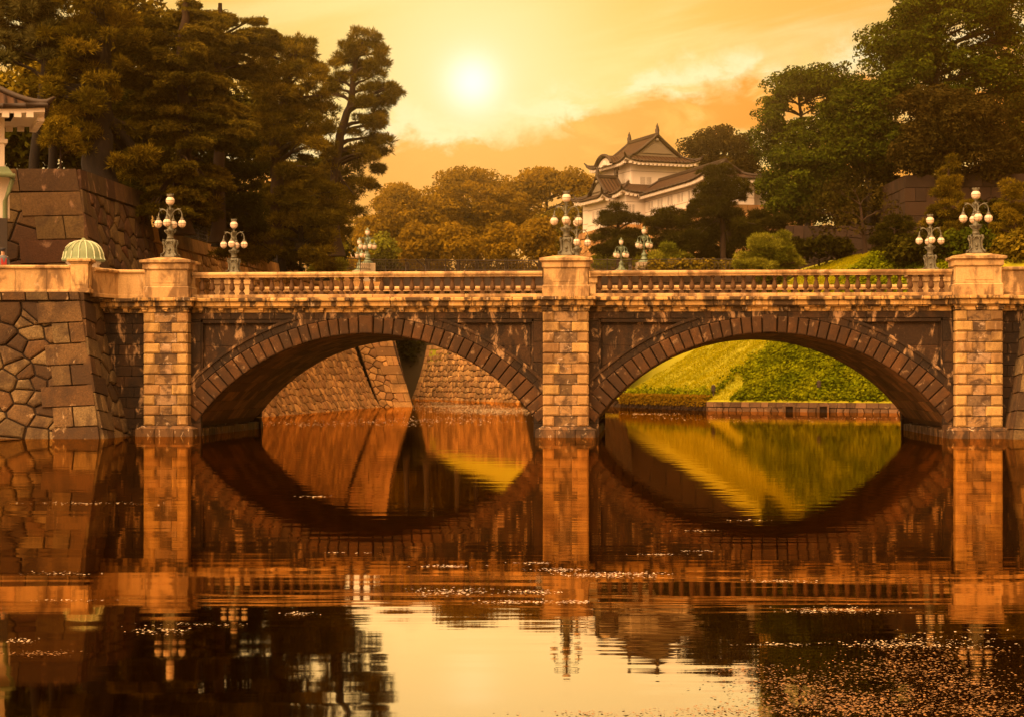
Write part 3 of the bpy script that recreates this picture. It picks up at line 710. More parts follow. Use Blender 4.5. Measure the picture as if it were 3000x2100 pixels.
def dress(parent, fc, m, w=.9, h=.7, jit=.3, relief=.09, qs=0.0, qe=0.0, hq=.75, cap=0.0, seed=1, dip=0.0, gap=.025, capw=1.1, lo=0.0, dome=.12, names=('rubble_face', 'corner_stones', 'coping')):
    r = random.Random(seed); back = MB(); nb = 8
    for i in range(nb):
        for j in range(nb):
            q = [fc.P(fc.L * (i + a) / nb, fc.H * (j + b) / nb) - fc.n * .03 for a, b in ((0, 0), (1, 0), (1, 1), (0, 1))]
            back.quad(*q)
    back.build('wall_core', JOINT, parent)
    rb = MB(); top = fc.H - cap
    for poly, cx_, cy_, rr in cells(qs * .55, fc.L - qe * .55, lo, top, w, h, jit, r):
        k = max(.6, 1 - gap / rr)
        pts = [fc.P(cx_ + (x - cx_) * k, cy_ + (y - cy_) * k) for x, y in poly]
        hh = relief * r.uniform(.6, 1.25)
        rb.stone(pts, fc.n, hh, min(rr * .5, relief * 1.0), r.random(), dome=dome, back=.08)
    rb.build(names[0], m, parent)
    if qs or qe:
        qb = MB(); n = max(1, round((top - lo) / hq)); hh = (top - lo) / n
        for k in range(n):
            z0, z1 = lo + k * hh + .008, lo + (k + 1) * hh - .008
            for q, sgn in ((qs, 1), (qe, -1)):
                if not q: continue
                tot = q * r.uniform(.9, 1.15) if (k + (sgn < 0)) % 2 else q * r.uniform(.65, .9)
                cuts = [0, tot] if (k + (sgn < 0)) % 2 else [0, tot * r.uniform(.4, .6), tot]
                e = 0 if sgn > 0 else fc.L
                for a, b in zip(cuts[:-1], cuts[1:]):
                    dd = lambda s_: -dip * s_
                    Q = [(a + .0, z0 + dd(a)), (b - .012, z0 + dd(b)), (b - .012, z1 + dd(b)), (a + .0, z1 + dd(a))]
                    pts = [fc.P(e + sgn * x, y) for x, y in Q]
                    if sgn < 0: pts = pts[::-1]
                    qb.stone(pts, fc.n, relief * r.uniform(1.45, 1.65), .04, r.random(), dome=0.04, back=.12)
        qb.build(names[1], m, parent)
    if cap:
        cb = MB(); x = 0
        while x < fc.L - .05:
            L = min(capw * r.uniform(.75, 1.3), fc.L - x)
            if fc.L - x - L < .3: L = fc.L - x
            pts = [fc.P(x + .008, top + .01), fc.P(x + L - .008, top + .01), fc.P(x + L - .008, fc.H), fc.P(x + .008, fc.H)]
            cb.stone(pts, fc.n, relief * r.uniform(1.35, 1.5), .03, r.random(), dome=.03, back=.5); 
            q = [p + fc.n * relief * 1.2 for p in (pts[3], pts[2])] + [p - fc.n * .7 for p in (pts[2], pts[3])]
            cb.quad(*q); x += L
        cb.build(names[2], m, parent)
def slab(name, poly, z0, z1, m, kind='structure'):
    b = MB(); k = len(poly); b.add([(x, y, z0) for x, y in poly] + [(x, y, z1) for x, y in poly], [tuple(range(k, 2 * k))] + [(i, (i + 1) % k, k + (i + 1) % k, k + i) for i in range(k)])
    return tag(b.build(name, m), kind=kind)

# left: the bastion at the water, the plaza on it
bt = thing('stone_bastion', 'large battered bastion of brown stones rising from the water left of the bridge', 'stone wall', (-17.4, 74, 0))
def rel(*pts, o=(-17.4, 74, 0)): return [Vector(p) - Vector(o) for p in pts]
BF = Face(*rel((-25, 73.2, -.35), (-16.72, 73.2, -.35), (-17.95, 74.5, 6.0), (-25, 74.5, 6.0)), sag=.22)
BS = Face(*rel((-16.72, 73.2, -.35), (-15.9, 81.5, -.35), (-17.4, 81.5, 6.0), (-17.95, 74.5, 6.0)), sag=.15)
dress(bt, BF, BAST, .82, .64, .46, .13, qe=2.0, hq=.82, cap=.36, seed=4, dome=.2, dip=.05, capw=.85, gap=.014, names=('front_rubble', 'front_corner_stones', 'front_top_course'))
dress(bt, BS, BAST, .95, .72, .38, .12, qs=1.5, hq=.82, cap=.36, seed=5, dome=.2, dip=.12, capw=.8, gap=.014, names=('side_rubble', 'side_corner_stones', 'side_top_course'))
slab('plaza', [(-60, 74.7), (-18.1, 74.7), (-17.6, 82), (-17.0, 87.5), (-19.2, 102), (-60, 102)], -1.5, 5.92, ASPH)
def parapet(label, runs, zb, zt, side_n, name='parapet_wall'):
    base = bw(*runs[0][0]) if len(runs[0][0]) == 2 else Vector(runs[0][0])
    t = thing(name, label, 'parapet', (base.x, base.y, zb))
    st, cp = MB(), MB(); o = Vector((base.x, base.y, 0))
    for (p, q) in runs:
        p, q = bw(*p), bw(*q); d = (q - p); L = d.length; d.normalize(); x = 0
        while x < L - .02:
            s = min(1.32, L - x)
            if L - x - s < .35: s = L - x
            a, b = p + d * (x + .008) - o, p + d * (x + s - .008) - o
            tv = rnd.random()
            st.extrude([(-.2, .15), (.2, .15), (.2, zt - zb - .18), (-.2, zt - zb - .18)], a, b, tv)
            st.extrude([(-.2 - .05, 0), (.25, 0), (.25, .13), (.2, .155), (-.2, .155), (-.25, .13)], a, b, tv * .5 + .3)
            x += s
        nseg = max(1, round(L / 2.6))
        for k in range(nseg):
            a, b = p + d * (L * k / nseg + (.006 if k else 0)) - o, p + d * (L * (k + 1) / nseg) - o
            cp.extrude([(-.22, zt - zb - .18), (-.30, zt - zb - .12), (-.30, zt - zb - .05), (-.2, zt - zb), (.2, zt - zb), (.30, zt - zb - .05), (.30, zt - zb - .12), (.22, zt - zb - .18)], a, b, .6)
    st.build('panel_stones', PALE, t); cp.build('coping', PALE, t)
    return t
def inv_bw(x, y):
    dx, dy = x - CX, y - CY; c_, s_ = math.cos(YAW), math.sin(YAW)
    return (dx * c_ - dy * s_, dx * s_ + dy * c_)
pA = inv_bw(-18.0, 75.05)                 # the corner post stands here
pr = [((-17.93, .76), (-18.6, .76)), ((-18.6, .76), (-19.35, .62)), ((-19.35, .62), (pA[0] + .3, pA[1] + .25))]
parapet('pale stone parapet bending from the left bridge pedestal to the small corner post', pr, 5.87, 7.10, 1)
lf = inv_bw(-26, 75.05)
parapet('pale stone parapet of square panels along the top of the bastion, at the left edge', [((lf[0], lf[1]), (pA[0] - .42, pA[1]))], 6.0, 7.17, 1)
parapet('short pale stone parapet running right from the right bridge pedestal', [((17.93, .76), (22.0, .76))], 5.87, 7.06, 1)
po = thing('parapet_post', 'square pale stone post with recessed panels at the corner of the left parapet', 'post', (-18.0, 75.05, 6.0))
b = MB(); b.box(-.46, .46, -.46, .46, 0, .17, .02); b.box(-.37, .37, -.37, .37, .17, 1.22, .015)
for s_ in ((0, -1), (1, 0)):
    q = [(-.2, .32), (.2, .32), (.2, 1.08), (-.2, 1.08)]
    b.stone([((x, -.37, z) if s_[0] == 0 else (.37, x, z)) for x, z in q], (s_[0], s_[1], 0), .02, .015, .7, dome=0)
b.build('shaft', PALE, po)
b = MB(); b.box(-.42, .42, -.42, .42, 1.22, 1.29, .02); b.box(-.5, .5, -.5, .5, 1.29, 1.42, .03); b.build('cap', PALE, po)

# right bastion, a sliver at the edge of the picture
rbast = thing('stone_bastion', 'edge of a battered rough stone wall right of the right bridge pier', 'stone wall', (20.3, 74, 0))
RO = (20.3, 74, 0)
dress(rbast, Face(*rel((20.5, 80, -.35), (20.2, 72.6, -.35), (21.3, 73.4, 6.0), (21.6, 80, 6.0), o=RO), sag=.1), BAST, .9, .75, .3, .09, qe=1.3, hq=.8, cap=.36, seed=8, dip=.1, names=('side_rubble', 'side_corner_stones', 'side_top_course'))
dress(rbast, Face(*rel((20.2, 72.6, -.35), (28, 71.9, -.35), (28, 72.8, 6.0), (21.3, 73.4, 6.0), o=RO), sag=.15), BAST, 1.0, .85, .36, .1, qs=2.0, hq=.8, cap=.36, seed=9, dip=.05, names=('front_rubble', 'front_corner_stones', 'front_top_course'))
slab('right_plaza', [(21.6, 73.6), (60, 72), (60, 90), (22.0, 88)], -1.5, 5.9, ASPH)

# high rampart behind the plaza
hw = thing('stone_rampart', 'tall dark battered rampart of huge fitted stones behind the plaza on the left', 'stone wall', (-21.2, 91, 5.9))
HO = (-21.2, 91, 5.9)
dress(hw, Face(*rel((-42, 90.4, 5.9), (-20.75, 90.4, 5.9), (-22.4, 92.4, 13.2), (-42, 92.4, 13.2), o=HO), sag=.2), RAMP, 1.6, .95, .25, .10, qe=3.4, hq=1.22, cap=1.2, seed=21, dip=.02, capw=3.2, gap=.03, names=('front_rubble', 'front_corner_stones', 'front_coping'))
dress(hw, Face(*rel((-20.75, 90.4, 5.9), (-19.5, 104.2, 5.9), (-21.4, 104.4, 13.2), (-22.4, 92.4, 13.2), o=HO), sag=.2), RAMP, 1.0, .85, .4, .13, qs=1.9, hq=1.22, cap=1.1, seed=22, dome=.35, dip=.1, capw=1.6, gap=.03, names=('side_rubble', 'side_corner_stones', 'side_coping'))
slab('left_terrace', [(-60, 93), (-22.9, 93), (-22.0, 104.2), (-60, 104.2)], 5.5, 13.1, EARTH)
# the long moat wall seen through the left arch
mw = thing('moat_wall', 'long battered rubble wall along the left side of the moat behind the bridge', 'stone wall', (-16.2, 115, 0))
MO = (-16.2, 115, 0)
dress(mw, Face(*rel((-17.9, 98, -.4), (-11.7, 161.2, -.4), (-15.9, 164.2, 11.4), (-22.3, 98, 11.4), o=MO), sag=.55), RUBB, .95, .62, .32, .10, cap=.9, seed=31, dome=.5, gap=.02, capw=1.1, names=('long_rubble', 'x', 'long_coping'))
dress(mw, Face(*rel((-11.7, 161.2, -.4), (-8.95, 163, -.4), (-12.0, 165.6, 11.4), (-15.9, 164.2, 11.4), o=MO), sag=.3), RUBB, .8, .62, .3, .10, qe=2.0, hq=.95, cap=.9, seed=32, dome=.4, names=('end_rubble', 'end_corner_stones', 'end_coping'))
dress(mw, Face(*rel((-8.95, 163, -.4), (-12, 215, -.4), (-15, 215, 11.4), (-12.0, 165.6, 11.4), o=MO), sag=.3), DARKW, 1.6, 1.0, .3, .10, qs=2.0, hq=.95, cap=.9, seed=33, capw=2, names=('back_rubble', 'back_corner_stones', 'back_coping'))
slab('left_hill', [(-21.9, 100), (-16.3, 164), (-12.4, 166), (-15.4, 215), (-17, 262), (-300, 300), (-300, 100)], -1.5, 11.3, EARTH)

# ------------------------------------------------------------------ right bank
KERB = [(3, 285), (-13, 234), (.85, 194), (5.0, 179), (9.7, 161), (15.3, 141), (28.5, 132), (70, 112)]
WALLED = [0, 1, 1, 1, 0, 0, 0, 0]
PROF_W = [(0.9, -1.6), (2.2, 6.75), (6, 9), (12, 11.5), (20, 13.2), (30, 14.5), (60, 17), (150, 22), (240, 24)]
PROF_G = [(0, .72), (.3, .9), (3, 2.5), (8, 5.6), (14, 9.7), (18, 12.4), (22, 13.7), (30, 14.6), (60, 17), (150, 22), (240, 24)]
def kerb_normals():
    ns = []
    for i in range(len(KERB)):
        a, b = Vector(KERB[max(i - 1, 0)]), Vector(KERB[min(i + 1, len(KERB) - 1)])
        d0 = (Vector(KERB[i]) - a); d1 = (b - Vector(KERB[i]))
        n = Vector((0, 0))
        for d in (d0, d1):
            if d.length > 0: d.normalize(); n += Vector((-d.y, d.x))
        ns.append(n.normalized())
    return ns
KN = kerb_normals()
def prof(P, d):
    for (a, z0), (b, z1) in zip(P[:-1], P[1:]):
        if d <= b: return z0 + (z1 - z0) * (d - a) / (b - a)
    return P[-1][1]
def bank_z(x, y):
    best = None
    for i in range(len(KERB) - 1):
        a, b = Vector(KERB[i]), Vector(KERB[i + 1]); p = Vector((x, y)); d = b - a
        k = max(0, min(1, (p - a).dot(d) / d.length_squared)); q = a + d * k; dist = (p - q).length
        if best is None or dist < best[0]: best = (dist, prof(PROF_W if WALLED[i] and WALLED[i + 1] else PROF_G, dist))
    return best[1]
def bank_mesh():
    pts, ns, wl = [], [], []
    for i in range(len(KERB) - 1):
        n = max(1, int((Vector(KERB[i + 1]) - Vector(KERB[i])).length / 2.0))
        for k in range(n):
            t = k / n; pts.append(Vector(KERB[i]).lerp(Vector(KERB[i + 1]), t)); ns.append(KN[i].lerp(KN[i + 1], t).normalized())
            wl.append(WALLED[i] and WALLED[i + 1])
    ds = [0, .3, 1, 1.6, 2.4, 3.2, 4, 5, 6, 7, 8, 9, 10, 11, 12, 13, 14, 15, 16, 17, 18, 19, 20, 22, 25, 30, 40, 60, 100, 150, 240]
    b = MB(); vs = []
    for p, n, w_ in zip(pts, ns, wl):
        for d in ds:
            q = p + n * d; z = prof(PROF_W if w_ else PROF_G, d)
            if 1.5 < d < 60: z += (mnoise.noise((q.x * .35, q.y * .35, 0)) * .30 + mnoise.noise((q.x * 1.1, q.y * 1.1, 3)) * .12)
            vs.append((q.x, q.y, z))
    k = len(ds); fs = []
    for i in range(len(pts) - 1):
        for j in range(k - 1): fs.append((i * k + j, (i + 1) * k + j, (i + 1) * k + j + 1, i * k + j + 1))
    b.add(vs, fs, .5, True)
    return b
tag(bank_mesh().build('grass_bank', TURF), kind='structure')
KERBM = mat('kerb_stone', (0.11, 0.06, 0.03), 0.9, 0.4, (0.03, 0.016, 0.008), 0.7, 1.2, 0.8, (0.30, 0.20, 0.11), 0.5, 0.6, 10)
kw = thing('kerb_wall', 'low stone kerb wall at the foot of the grass bank, two square drain holes', 'stone wall', (15.3, 141, 0))
KO = (15.3, 141, 0)
dress(kw, Face(*rel((9.7, 161, -.3), (15.25, 140.9, -.3), (15.3, 141.0, .72), (9.75, 161.1, .72), o=KO), sag=0), DARKW, .7, .4, .3, .06, cap=0, seed=41, names=('left_stones', 'x', 'x'))
dress(kw, Face(*rel((15.25, 140.9, -.3), (28.5, 131.9, -.3), (28.55, 132.0, .72), (15.3, 141.0, .72), o=KO), sag=0), KERBM, .55, .5, .3, .06, cap=.42, seed=42, capw=.8, names=('right_stones', 'x', 'right_coping'))
for sx in (2312, 2412):
    Y = 136.5 if sx < 2350 else 135.2
    p = px(sx, 1199, Y - .35) - Vector(KO); b = MB()
    for q in ((-.42, -.28, -.35, .35), (.28, .42, -.35, .35), (-.28, .28, .22, .35), (-.28, .28, -.35, -.22)): b.box(p.x + q[0], p.x + q[1], p.y - .1, p.y + .5, p.z + q[2], p.z + q[3], .01)
    h = b.build('drain_frame', KERBM, kw); b = MB(); b.box(p.x - .279, p.x + .279, p.y + .1, p.y + .4, p.z - .219, p.z + .219); b.build('drain_hole', JOINT, h)
fw = thing('moat_wall', 'sunlit battered wall of even stone rows at the far end of the moat, seen through the left arch', 'stone wall', (-13, 234, 0))
FO = (-13, 234, 0)
dress(fw, Face(*rel((-13, 234, -.4), (.85, 194, -.4), (2.4, 194.8, 6.9), (-11.0, 236, 6.9), o=FO), sag=.25), RUBB, 1.15, .75, .25, .16, qs=1.8, hq=.9, cap=.6, seed=51, dome=.4, gap=.03, names=('long_rubble', 'long_corner_stones', 'long_coping'))
dress(fw, Face(*rel((.85, 194, -.4), (9.7, 161, -.4), (11.0, 161.4, 6.9), (2.4, 194.8, 6.9), o=FO), sag=.2), DARKW, 1.1, .75, .25, .12, cap=.6, seed=52, names=('near_rubble', 'x', 'near_coping'))
dress(fw, Face(*rel((-5, 262, -.4), (-13, 234, -.4), (-11.0, 236, 6.9), (-3, 262, 6.9), o=FO), sag=.2), DARKW, 1.3, .8, .25, .12, cap=.6, seed=53, names=('back_rubble', 'x', 'back_coping'))
slab('far_bank', [(-17.2, 261), (-4, 262), (20, 300), (150, 330), (-300, 330), (-300, 298)], -1.5, 9.0, EARTH)
slab('far_hill', [(-17.6, 268), (18, 306), (150, 333), (-300, 333), (-300, 299)], 8.5, 17.0, EARTH)
tw = thing('terrace_wall', 'stone terrace wall with a pale coping under the right iron railing, behind the balustrade', 'stone wall', (11, 172, 0)); TWO = (11, 172, 0)
TP = [(6.6, 174.4), (11.3, 169.2), (19, 169.4), (25.2, 167.2), (31.5, 164.2), (42, 172)]
for i, (a, b) in enumerate(zip(TP[:-1], TP[1:])):
    dress(tw, Face(*rel((a[0], a[1] - .3, 1.5), (b[0], b[1] - .3, 1.5), (b[0], b[1], 12.4), (a[0], a[1], 12.4), o=TWO), sag=.1), DARKW, 1.2, .8, .25, .09, cap=.85, seed=81 + i, capw=1.9)
slab('right_terrace', [(6.5, 174.5), (11.2, 169.3), (19, 169.5), (25.2, 167.3), (31.5, 164.3), (42, 172.1), (42, 214), (6.5, 214)], -1.5, 12.38, EARTH)
for i, (sx, sy, Y) in enumerate(((2090, 1152, 141.5), (2399, 1140, 137.0))):
    p = px(sx, sy, Y); t = thing('marker_post', ('small black marker post on the lawn under the right arch', 'small black marker post among the green ground cover, right one')[i], 'post', p, 0, 'black marker posts on the grass bank')
    b = MB(); b.box(-.06, .06, -.06, .06, -.6, .35, .01); b.build('post', IRON, t); b = MB(); b.box(-.15, .15, -.12, .12, .15, .62, .03); b.lathe([(.18, .62), (.13, .66), (.02, .69)], seg=4, smooth=False); b.build('lantern_head', IRON, t)

# ------------------------------------------------------------------ iron railings
def railing(name, label, pts, h, bay, cat='railing', skin=IRON):
    pts = [Vector(p) for p in pts]; o = pts[0].copy(); t = thing(name, label, cat, o)
    rails, gr = MB(), MB(); src = None; first = True
    for a, b in zip(pts[:-1], pts[1:]):
        a, b = a - o, b - o; L = (b - a).length; n = max(1, round(L / bay)); d = (b - a) / n; u = d.normalized()
        for zz, r in ((h, .045), (h * .82, .022), (h * .12, .03)): rails.tube([a + Vector((0, 0, zz)), b + Vector((0, 0, zz))], r, 5)
        for k in range(n + 1):
            if k == 0 and not first: continue
            m = MB(); m.tube([(0, 0, -.1), (0, 0, h + .02)], .04, 6); m.ball((0, 0, h + .09), .065, 7, 5)
            if src is None: q = src = m.build('railing_post', skin, t)
            else: q = src.copy(); COL.objects.link(q); q.parent = t
            q.location = a + d * k
        first = False
        for k in range(n):
            p = a + d * k; D = d.length
            nb = 6
            for j in range(nb):
                c0 = p + d * ((j + .5) / nb); rr = min(D / nb * .46, h * .2)
                for zz, s_ in ((h * .62, 1), (h * .30, -1)):
                    arc_ = [c0 + u * (rr * math.cos(q)) + Vector((0, 0, zz + rr * math.sin(q))) for q in [s_ * i * .75 for i in range(8)]]
                    gr.tube(arc_, .016, 3, smooth=False)
                gr.tube([p + d * (j / nb) + Vector((0, 0, h * .12)), p + d * (j / nb) + Vector((0, 0, h * .82))], .014, 3, smooth=False)
    rails.build('rails', skin, t); gr.build('scroll_grille', skin, t)
    return t
railing('iron_railing', 'dark scrolled iron railing along the top of the left moat wall under the pines', [(-21.9, 104.6, 11.35), (-19.6, 126, 11.4), (-17.8, 144, 11.4), (-16.2, 162, 11.4)], 1.5, 2.2)
# far iron bridge
ib = thing('iron_bridge', 'far dark iron bridge with scrolled railing, crossing behind the stone bridge balustrade', 'bridge', px(1120, 800, 175))
IO = px(1120, 800, 175)
a, b = px(1120, 0, 175), px(1712, 0, 175); zt = 12.75
g = MB(); 
for yy in (0, 8):
    g.box(a.x - IO.x, b.x - IO.x, yy, yy + .5, 11.55 - IO.z, 12.55 - IO.z, .03); g.box(a.x - IO.x, b.x - IO.x, yy - .15, yy + .65, 11.40 - IO.z, 11.548 - IO.z, .02)
g.build('girder', GIRD, ib)
g = MB(); g.box(a.x - IO.x, b.x - IO.x, -.25, 8.75, 12.552 - IO.z, 12.80 - IO.z, .03); g.box(a.x - IO.x, b.x - IO.x, .5, 8, 11.0 - IO.z, 11.395 - IO.z); g.build('deck', GIRD, ib)
PIERC = mat('pale_abutment_stone', (0.40, 0.31, 0.21), 0.85, 0.15, (0.18, 0.13, 0.08), 0.5, 0.6, 0.5)
for k, (s0, s1, nm) in enumerate(((1010, 1122, 'left_abutment'), (1712, 1930, 'right_abutment'))):
    g = MB(); x0, x1 = px(s0, 0, 175).x, px(s1, 0, 175).x; n = 4 if k == 0 else 6
    for i in range(n):
        for j, (z0, z1) in enumerate(((9.0, 10.4), (10.4, 11.6), (11.6, 12.8))):
            g.box(x0 + (x1 - x0) * i / n + .01 - IO.x, x0 + (x1 - x0) * (i + 1) / n - .01 - IO.x, -.4, 9, z0 - IO.z, z1 - .02 - IO.z, .03)
    g.build('abutment', PIERC if k else RUBB, ib)
def zof(sx, sy, Y): p = px(sx, sy, Y); return (p.x, p.y, p.z)
railing('iron_railing', 'dark scrolled iron railing of the far bridge, left of the middle pedestal', [zof(965, 796, 160), zof(1018, 792, 170), zof(1130, 795, 174.7), zof(1712, 797, 174.7)], 1.08, 1.9)
railing('iron_railing', 'dark scrolled iron railing right of the middle pedestal, ending behind the round pine', [zof(1716, 797, 174.7), zof(1842, 799, 174.7), zof(1850, 799, 170), zof(2060, 797, 170), zof(2260, 800, 168), zof(2450, 800, 165)], 1.2, 2.0)
for (sx, sy, Y, sc, lab) in ((1077, 773, 173.5, 1.0, 'green iron lamp with acorn globes on the far bridge, front one of the left pair'),
                         (1053, 795, 181, .97, 'green iron lamp with acorn globes, mostly hidden behind the front one of the left pair'),
                         (1887, 770, 171.5, 1.0, 'green iron lamp with acorn globes below the castle, taller looking right one'),
                         (1820, 793, 181, .95, 'green iron lamp with acorn globes below the castle, lower left one')):
    p = px(sx, sy, Y); acorn_lamp(lab, p, .1, sc)
    b = MB(); b.box(-.75, .75, -.75, .75, -1.8, 0, .04)
    q = [o for o in bpy.data.objects if o.get('label') == lab][0]; b.build('plinth', PIERC, q)

# ------------------------------------------------------------------ guard box, gate house, guard
gb = thing('guard_box', 'white octagonal guard box with a ribbed green copper dome behind the left parapet', 'guard box', (-20.05, 84, 5.92))
b = MB(); b.lathe([(.80, 0), (.80, .25), (.74, .28), (.74, 1.85), (.82, 1.92), (.82, 2.0)], seg=8, smooth=False); wal = b.build('wall', PLAST, gb)
b = MB()
for k in range(8):
    a = 2 * math.pi * k / 8; ca, sa = math.cos(a), math.sin(a); R_ = .74 * math.cos(math.pi / 8)
    pts = [(-.17, .5), (.17, .5), (.17, 1.25), (.12, 1.42), (0, 1.5), (-.12, 1.42), (-.17, 1.25)]
    b.stone([(ca * R_ - sa * x, sa * R_ + ca * x, z) for x, z in pts], (ca, sa, 0), .03, .03, .2, dome=0)
b.build('arched_window', mat('box_shadow', (.22, .17, .15), .6, .0), gb)
b = MB(); b.lathe([(.98, 2.0), (1.0, 2.06), (.95, 2.1), (.93, 2.2), (.90, 2.4), (.80, 2.62), (.62, 2.80), (.40, 2.90), (.16, 2.95), (.12, 3.02), (.05, 3.10)], seg=24); dm = b.build('dome', COPPER, gb)
b = MB()
for k in range(16):
    a = 2 * math.pi * k / 16; ca, sa = math.cos(a), math.sin(a)
    b.tube([(ca * r, sa * r, z) for r, z in ((.99, 2.08), (.945, 2.2), (.915, 2.4), (.815, 2.63), (.635, 2.81), (.40, 2.92), (.14, 2.97))], .03, 5)
b.build('dome_rib', mat('pale_copper', (.46, .50, .36), .6, .0), dm)

GABLE = mat('gable_board', (.17, .14, .10), .8, .25)
def roof(parent, x0, x1, y0, y1, ze, zr, inset, gfrac=.6, axis='y', lift=.35, pw=1.35, teeth=True, finial=True, gable=(True, True)):
    """hip-and-gable tiled roof over the eave rectangle; ridge along the given axis"""
    if axis == 'x': X0, X1, Y0, Y1 = y0, y1, x0, x1
    else: X0, X1, Y0, Y1 = x0, x1, y0, y1
    T = (lambda x, y, z: (y, x, z)) if axis == 'x' else (lambda x, y, z: (x, y, z))
    xc, hw = (X0 + X1) / 2, (X1 - X0) / 2; dg = gfrac * hw
    zf = lambda d: ze + (zr - ze) * max(0, 1 - d / hw) ** pw
    def ylim(d, sgn):
        yg = Y0 + inset if sgn < 0 else Y1 - inset; ye = Y0 if sgn < 0 else Y1
        if d <= dg: return yg + sgn * .25
        return yg + (ye - yg) * (d - dg) / (hw - dg)
    def up(x, y):                           # corner lift
        a = abs(x - xc) / hw; yc = (Y0 + Y1) / 2; b_ = abs(y - yc) / ((Y1 - Y0) / 2)
        e = max(a, b_); m_ = min(a, b_)
        return lift * max(0, (m_ - .55) / .45) ** 2.2 * max(0, (e - .7) / .3) if lift else 0
    mb = MB(); mb.uv = {}
    ND, NY = 12, 16
    for sg in (-1, 1):
        base = len(mb.v); vs = []; 
        dl = [dg * i / 7 for i in range(8)] + [dg + (hw - dg) * i / 6 for i in range(0, 7)]
        run = 0; prev = None
        for d in dl:
            a, b_ = ylim(d, -1), ylim(d, 1)
            if d == dg and prev is not None and abs(prev - dg) < 1e-9: a, b_ = Y0 + inset, Y1 - inset
            if prev is not None: run += math.hypot(d - prev, zf(d) - zf(prev))
            prev = d
            for k in range(NY + 1):
                y = a + (b_ - a) * k / NY; x = xc + sg * d
                mb.uv[base + len(vs)] = (y, run); vs.append(T(x, y, zf(d) + up(x, y)))
        fs = [(i * (NY + 1) + k, i * (NY + 1) + k + 1, (i + 1) * (NY + 1) + k + 1, (i + 1) * (NY + 1) + k) for i in range(len(dl) - 1) for k in range(NY)]
        mb.add(vs, fs, .5, True)
    for sg in (-1, 1):                      # end skirts
        base = len(mb.v); vs = []; dl = [dg + (hw - dg) * i / 6 for i in range(7)]; run = 0
        for i, d in enumerate(dl):
            y = (Y0 + inset if sg < 0 else Y1 - inset); ye = Y0 if sg < 0 else Y1
            y += (ye - y) * i / 6
            if i: run += math.hypot((hw - dg) / 6 * inset / (hw - dg), zf(d) - zf(dl[i - 1]))
            for k in range(NY + 1):
                x = xc - d + 2 * d * k / NY; mb.uv[base + len(vs)] = (x, run); vs.append(T(x, y, zf(d) + up(x, y)))
        fs = [(i * (NY + 1) + k, i * (NY + 1) + k + 1, (i + 1) * (NY + 1) + k + 1, (i + 1) * (NY + 1) + k) for i in range(6) for k in range(NY)]
        mb.add(vs, fs, .5, True)
    r_ = mb.build('roof', TILE, parent)
    e = MB(); NP = 20                       # eave edge board and white soffit
    per = []
    for (ax, ay, bx, by) in ((X0, Y0, X1, Y0), (X1, Y0, X1, Y1), (X1, Y1, X0, Y1), (X0, Y1, X0, Y0)):
        for k in range(NP): per.append((ax + (bx - ax) * k / NP, ay + (by - ay) * k / NP))
    so = MB(); n = len(per)
    for i in range(n):
        (ax, ay), (bx, by) = per[i], per[(i + 1) % n]
        za, zb_ = ze + up(ax, ay), ze + up(bx, by)
        e.tube([T(ax, ay, za - .02), T(bx, by, zb_ - .02)], .13, 5)
        sh = lambda x, y, k: (xc + (x - xc) * (1 - k / hw), (Y0 + Y1) / 2 + (y - (Y0 + Y1) / 2) * (1 - k / ((Y1 - Y0) / 2)))
        a1, b1 = sh(ax, ay, .12), sh(bx, by, .12); a2, b2 = sh(ax, ay, 1.35), sh(bx, by, 1.35)
        so.quad(T(a1[0], a1[1], za - .14), T(b1[0], b1[1], zb_ - .14), T(b1[0], b1[1], zb_ - .34), T(a1[0], a1[1], za - .34))
        so.quad(T(a1[0], a1[1], za - .34), T(b1[0], b1[1], zb_ - .34), T(b2[0], b2[1], ze - .1), T(a2[0], a2[1], ze - .1))
    if teeth:
        for (ax, ay, bx, by) in ((X0, Y0, X1, Y0), (X1, Y0, X1, Y1), (X1, Y1, X0, Y1), (X0, Y1, X0, Y0)):
            L = math.hypot(bx - ax, by - ay); m_ = int(L / .55)
            for k in range(1, m_):
                x, y = ax + (bx - ax) * k / m_, ay + (by - ay) * k / m_; x, y = xc + (x - xc) * (1 - .25 / hw), (Y0 + Y1) / 2 + (y - (Y0 + Y1) / 2) * (1 - .25 / ((Y1 - Y0) / 2))
                z = ze + up(x, y) - .38; p = T(x, y, z); so.box(p[0] - .16, p[0] + .16, p[1] - .16, p[1] + .16, z - .12, z + .14)
    e.build('eave_edge', TILED, r_); so.build('eave_soffit', PLAST, parent)
    rg = MB()
    ya, yb = ylim(0, -1) - .1, ylim(0, 1) + .1
    p0, p1 = T(xc, ya, 0), T(xc, yb, 0)
    rg.box(min(p0[0], p1[0]) - (.2 if axis == 'y' else 0), max(p0[0], p1[0]) + (.2 if axis == 'y' else 0), min(p0[1], p1[1]) - (.2 if axis == 'x' else 0), max(p0[1], p1[1]) + (.2 if axis == 'x' else 0), zr - .1, zr + .32, .06)
    for sg in (-1, 1):
        for se in (-1, 1):
            rg.tube([T(xc + sg * d, ylim(d, se) - se * .05, zf(d) + .10) for d in [dg * i / 6 for i in range(7)]], .15, 6)
            yg = Y0 + inset if se < 0 else Y1 - inset; ye = Y0 if se < 0 else Y1
            pts = []
            for i in range(9):
                d = dg + (hw - dg) * i / 8; y = yg + (ye - yg) * i / 8; x = xc + sg * d; pts.append(T(x, y, zf(d) + up(x, y) + .10))
            pts.append(tuple(Vector(pts[-1]) + (Vector(pts[-1]) - Vector(pts[-2])).normalized() * .35 + Vector((0, 0, .22))))
            rg.tube(pts, [.15] * 9 + [.06], 6)
    rg.build('ridge', TILED, r_)
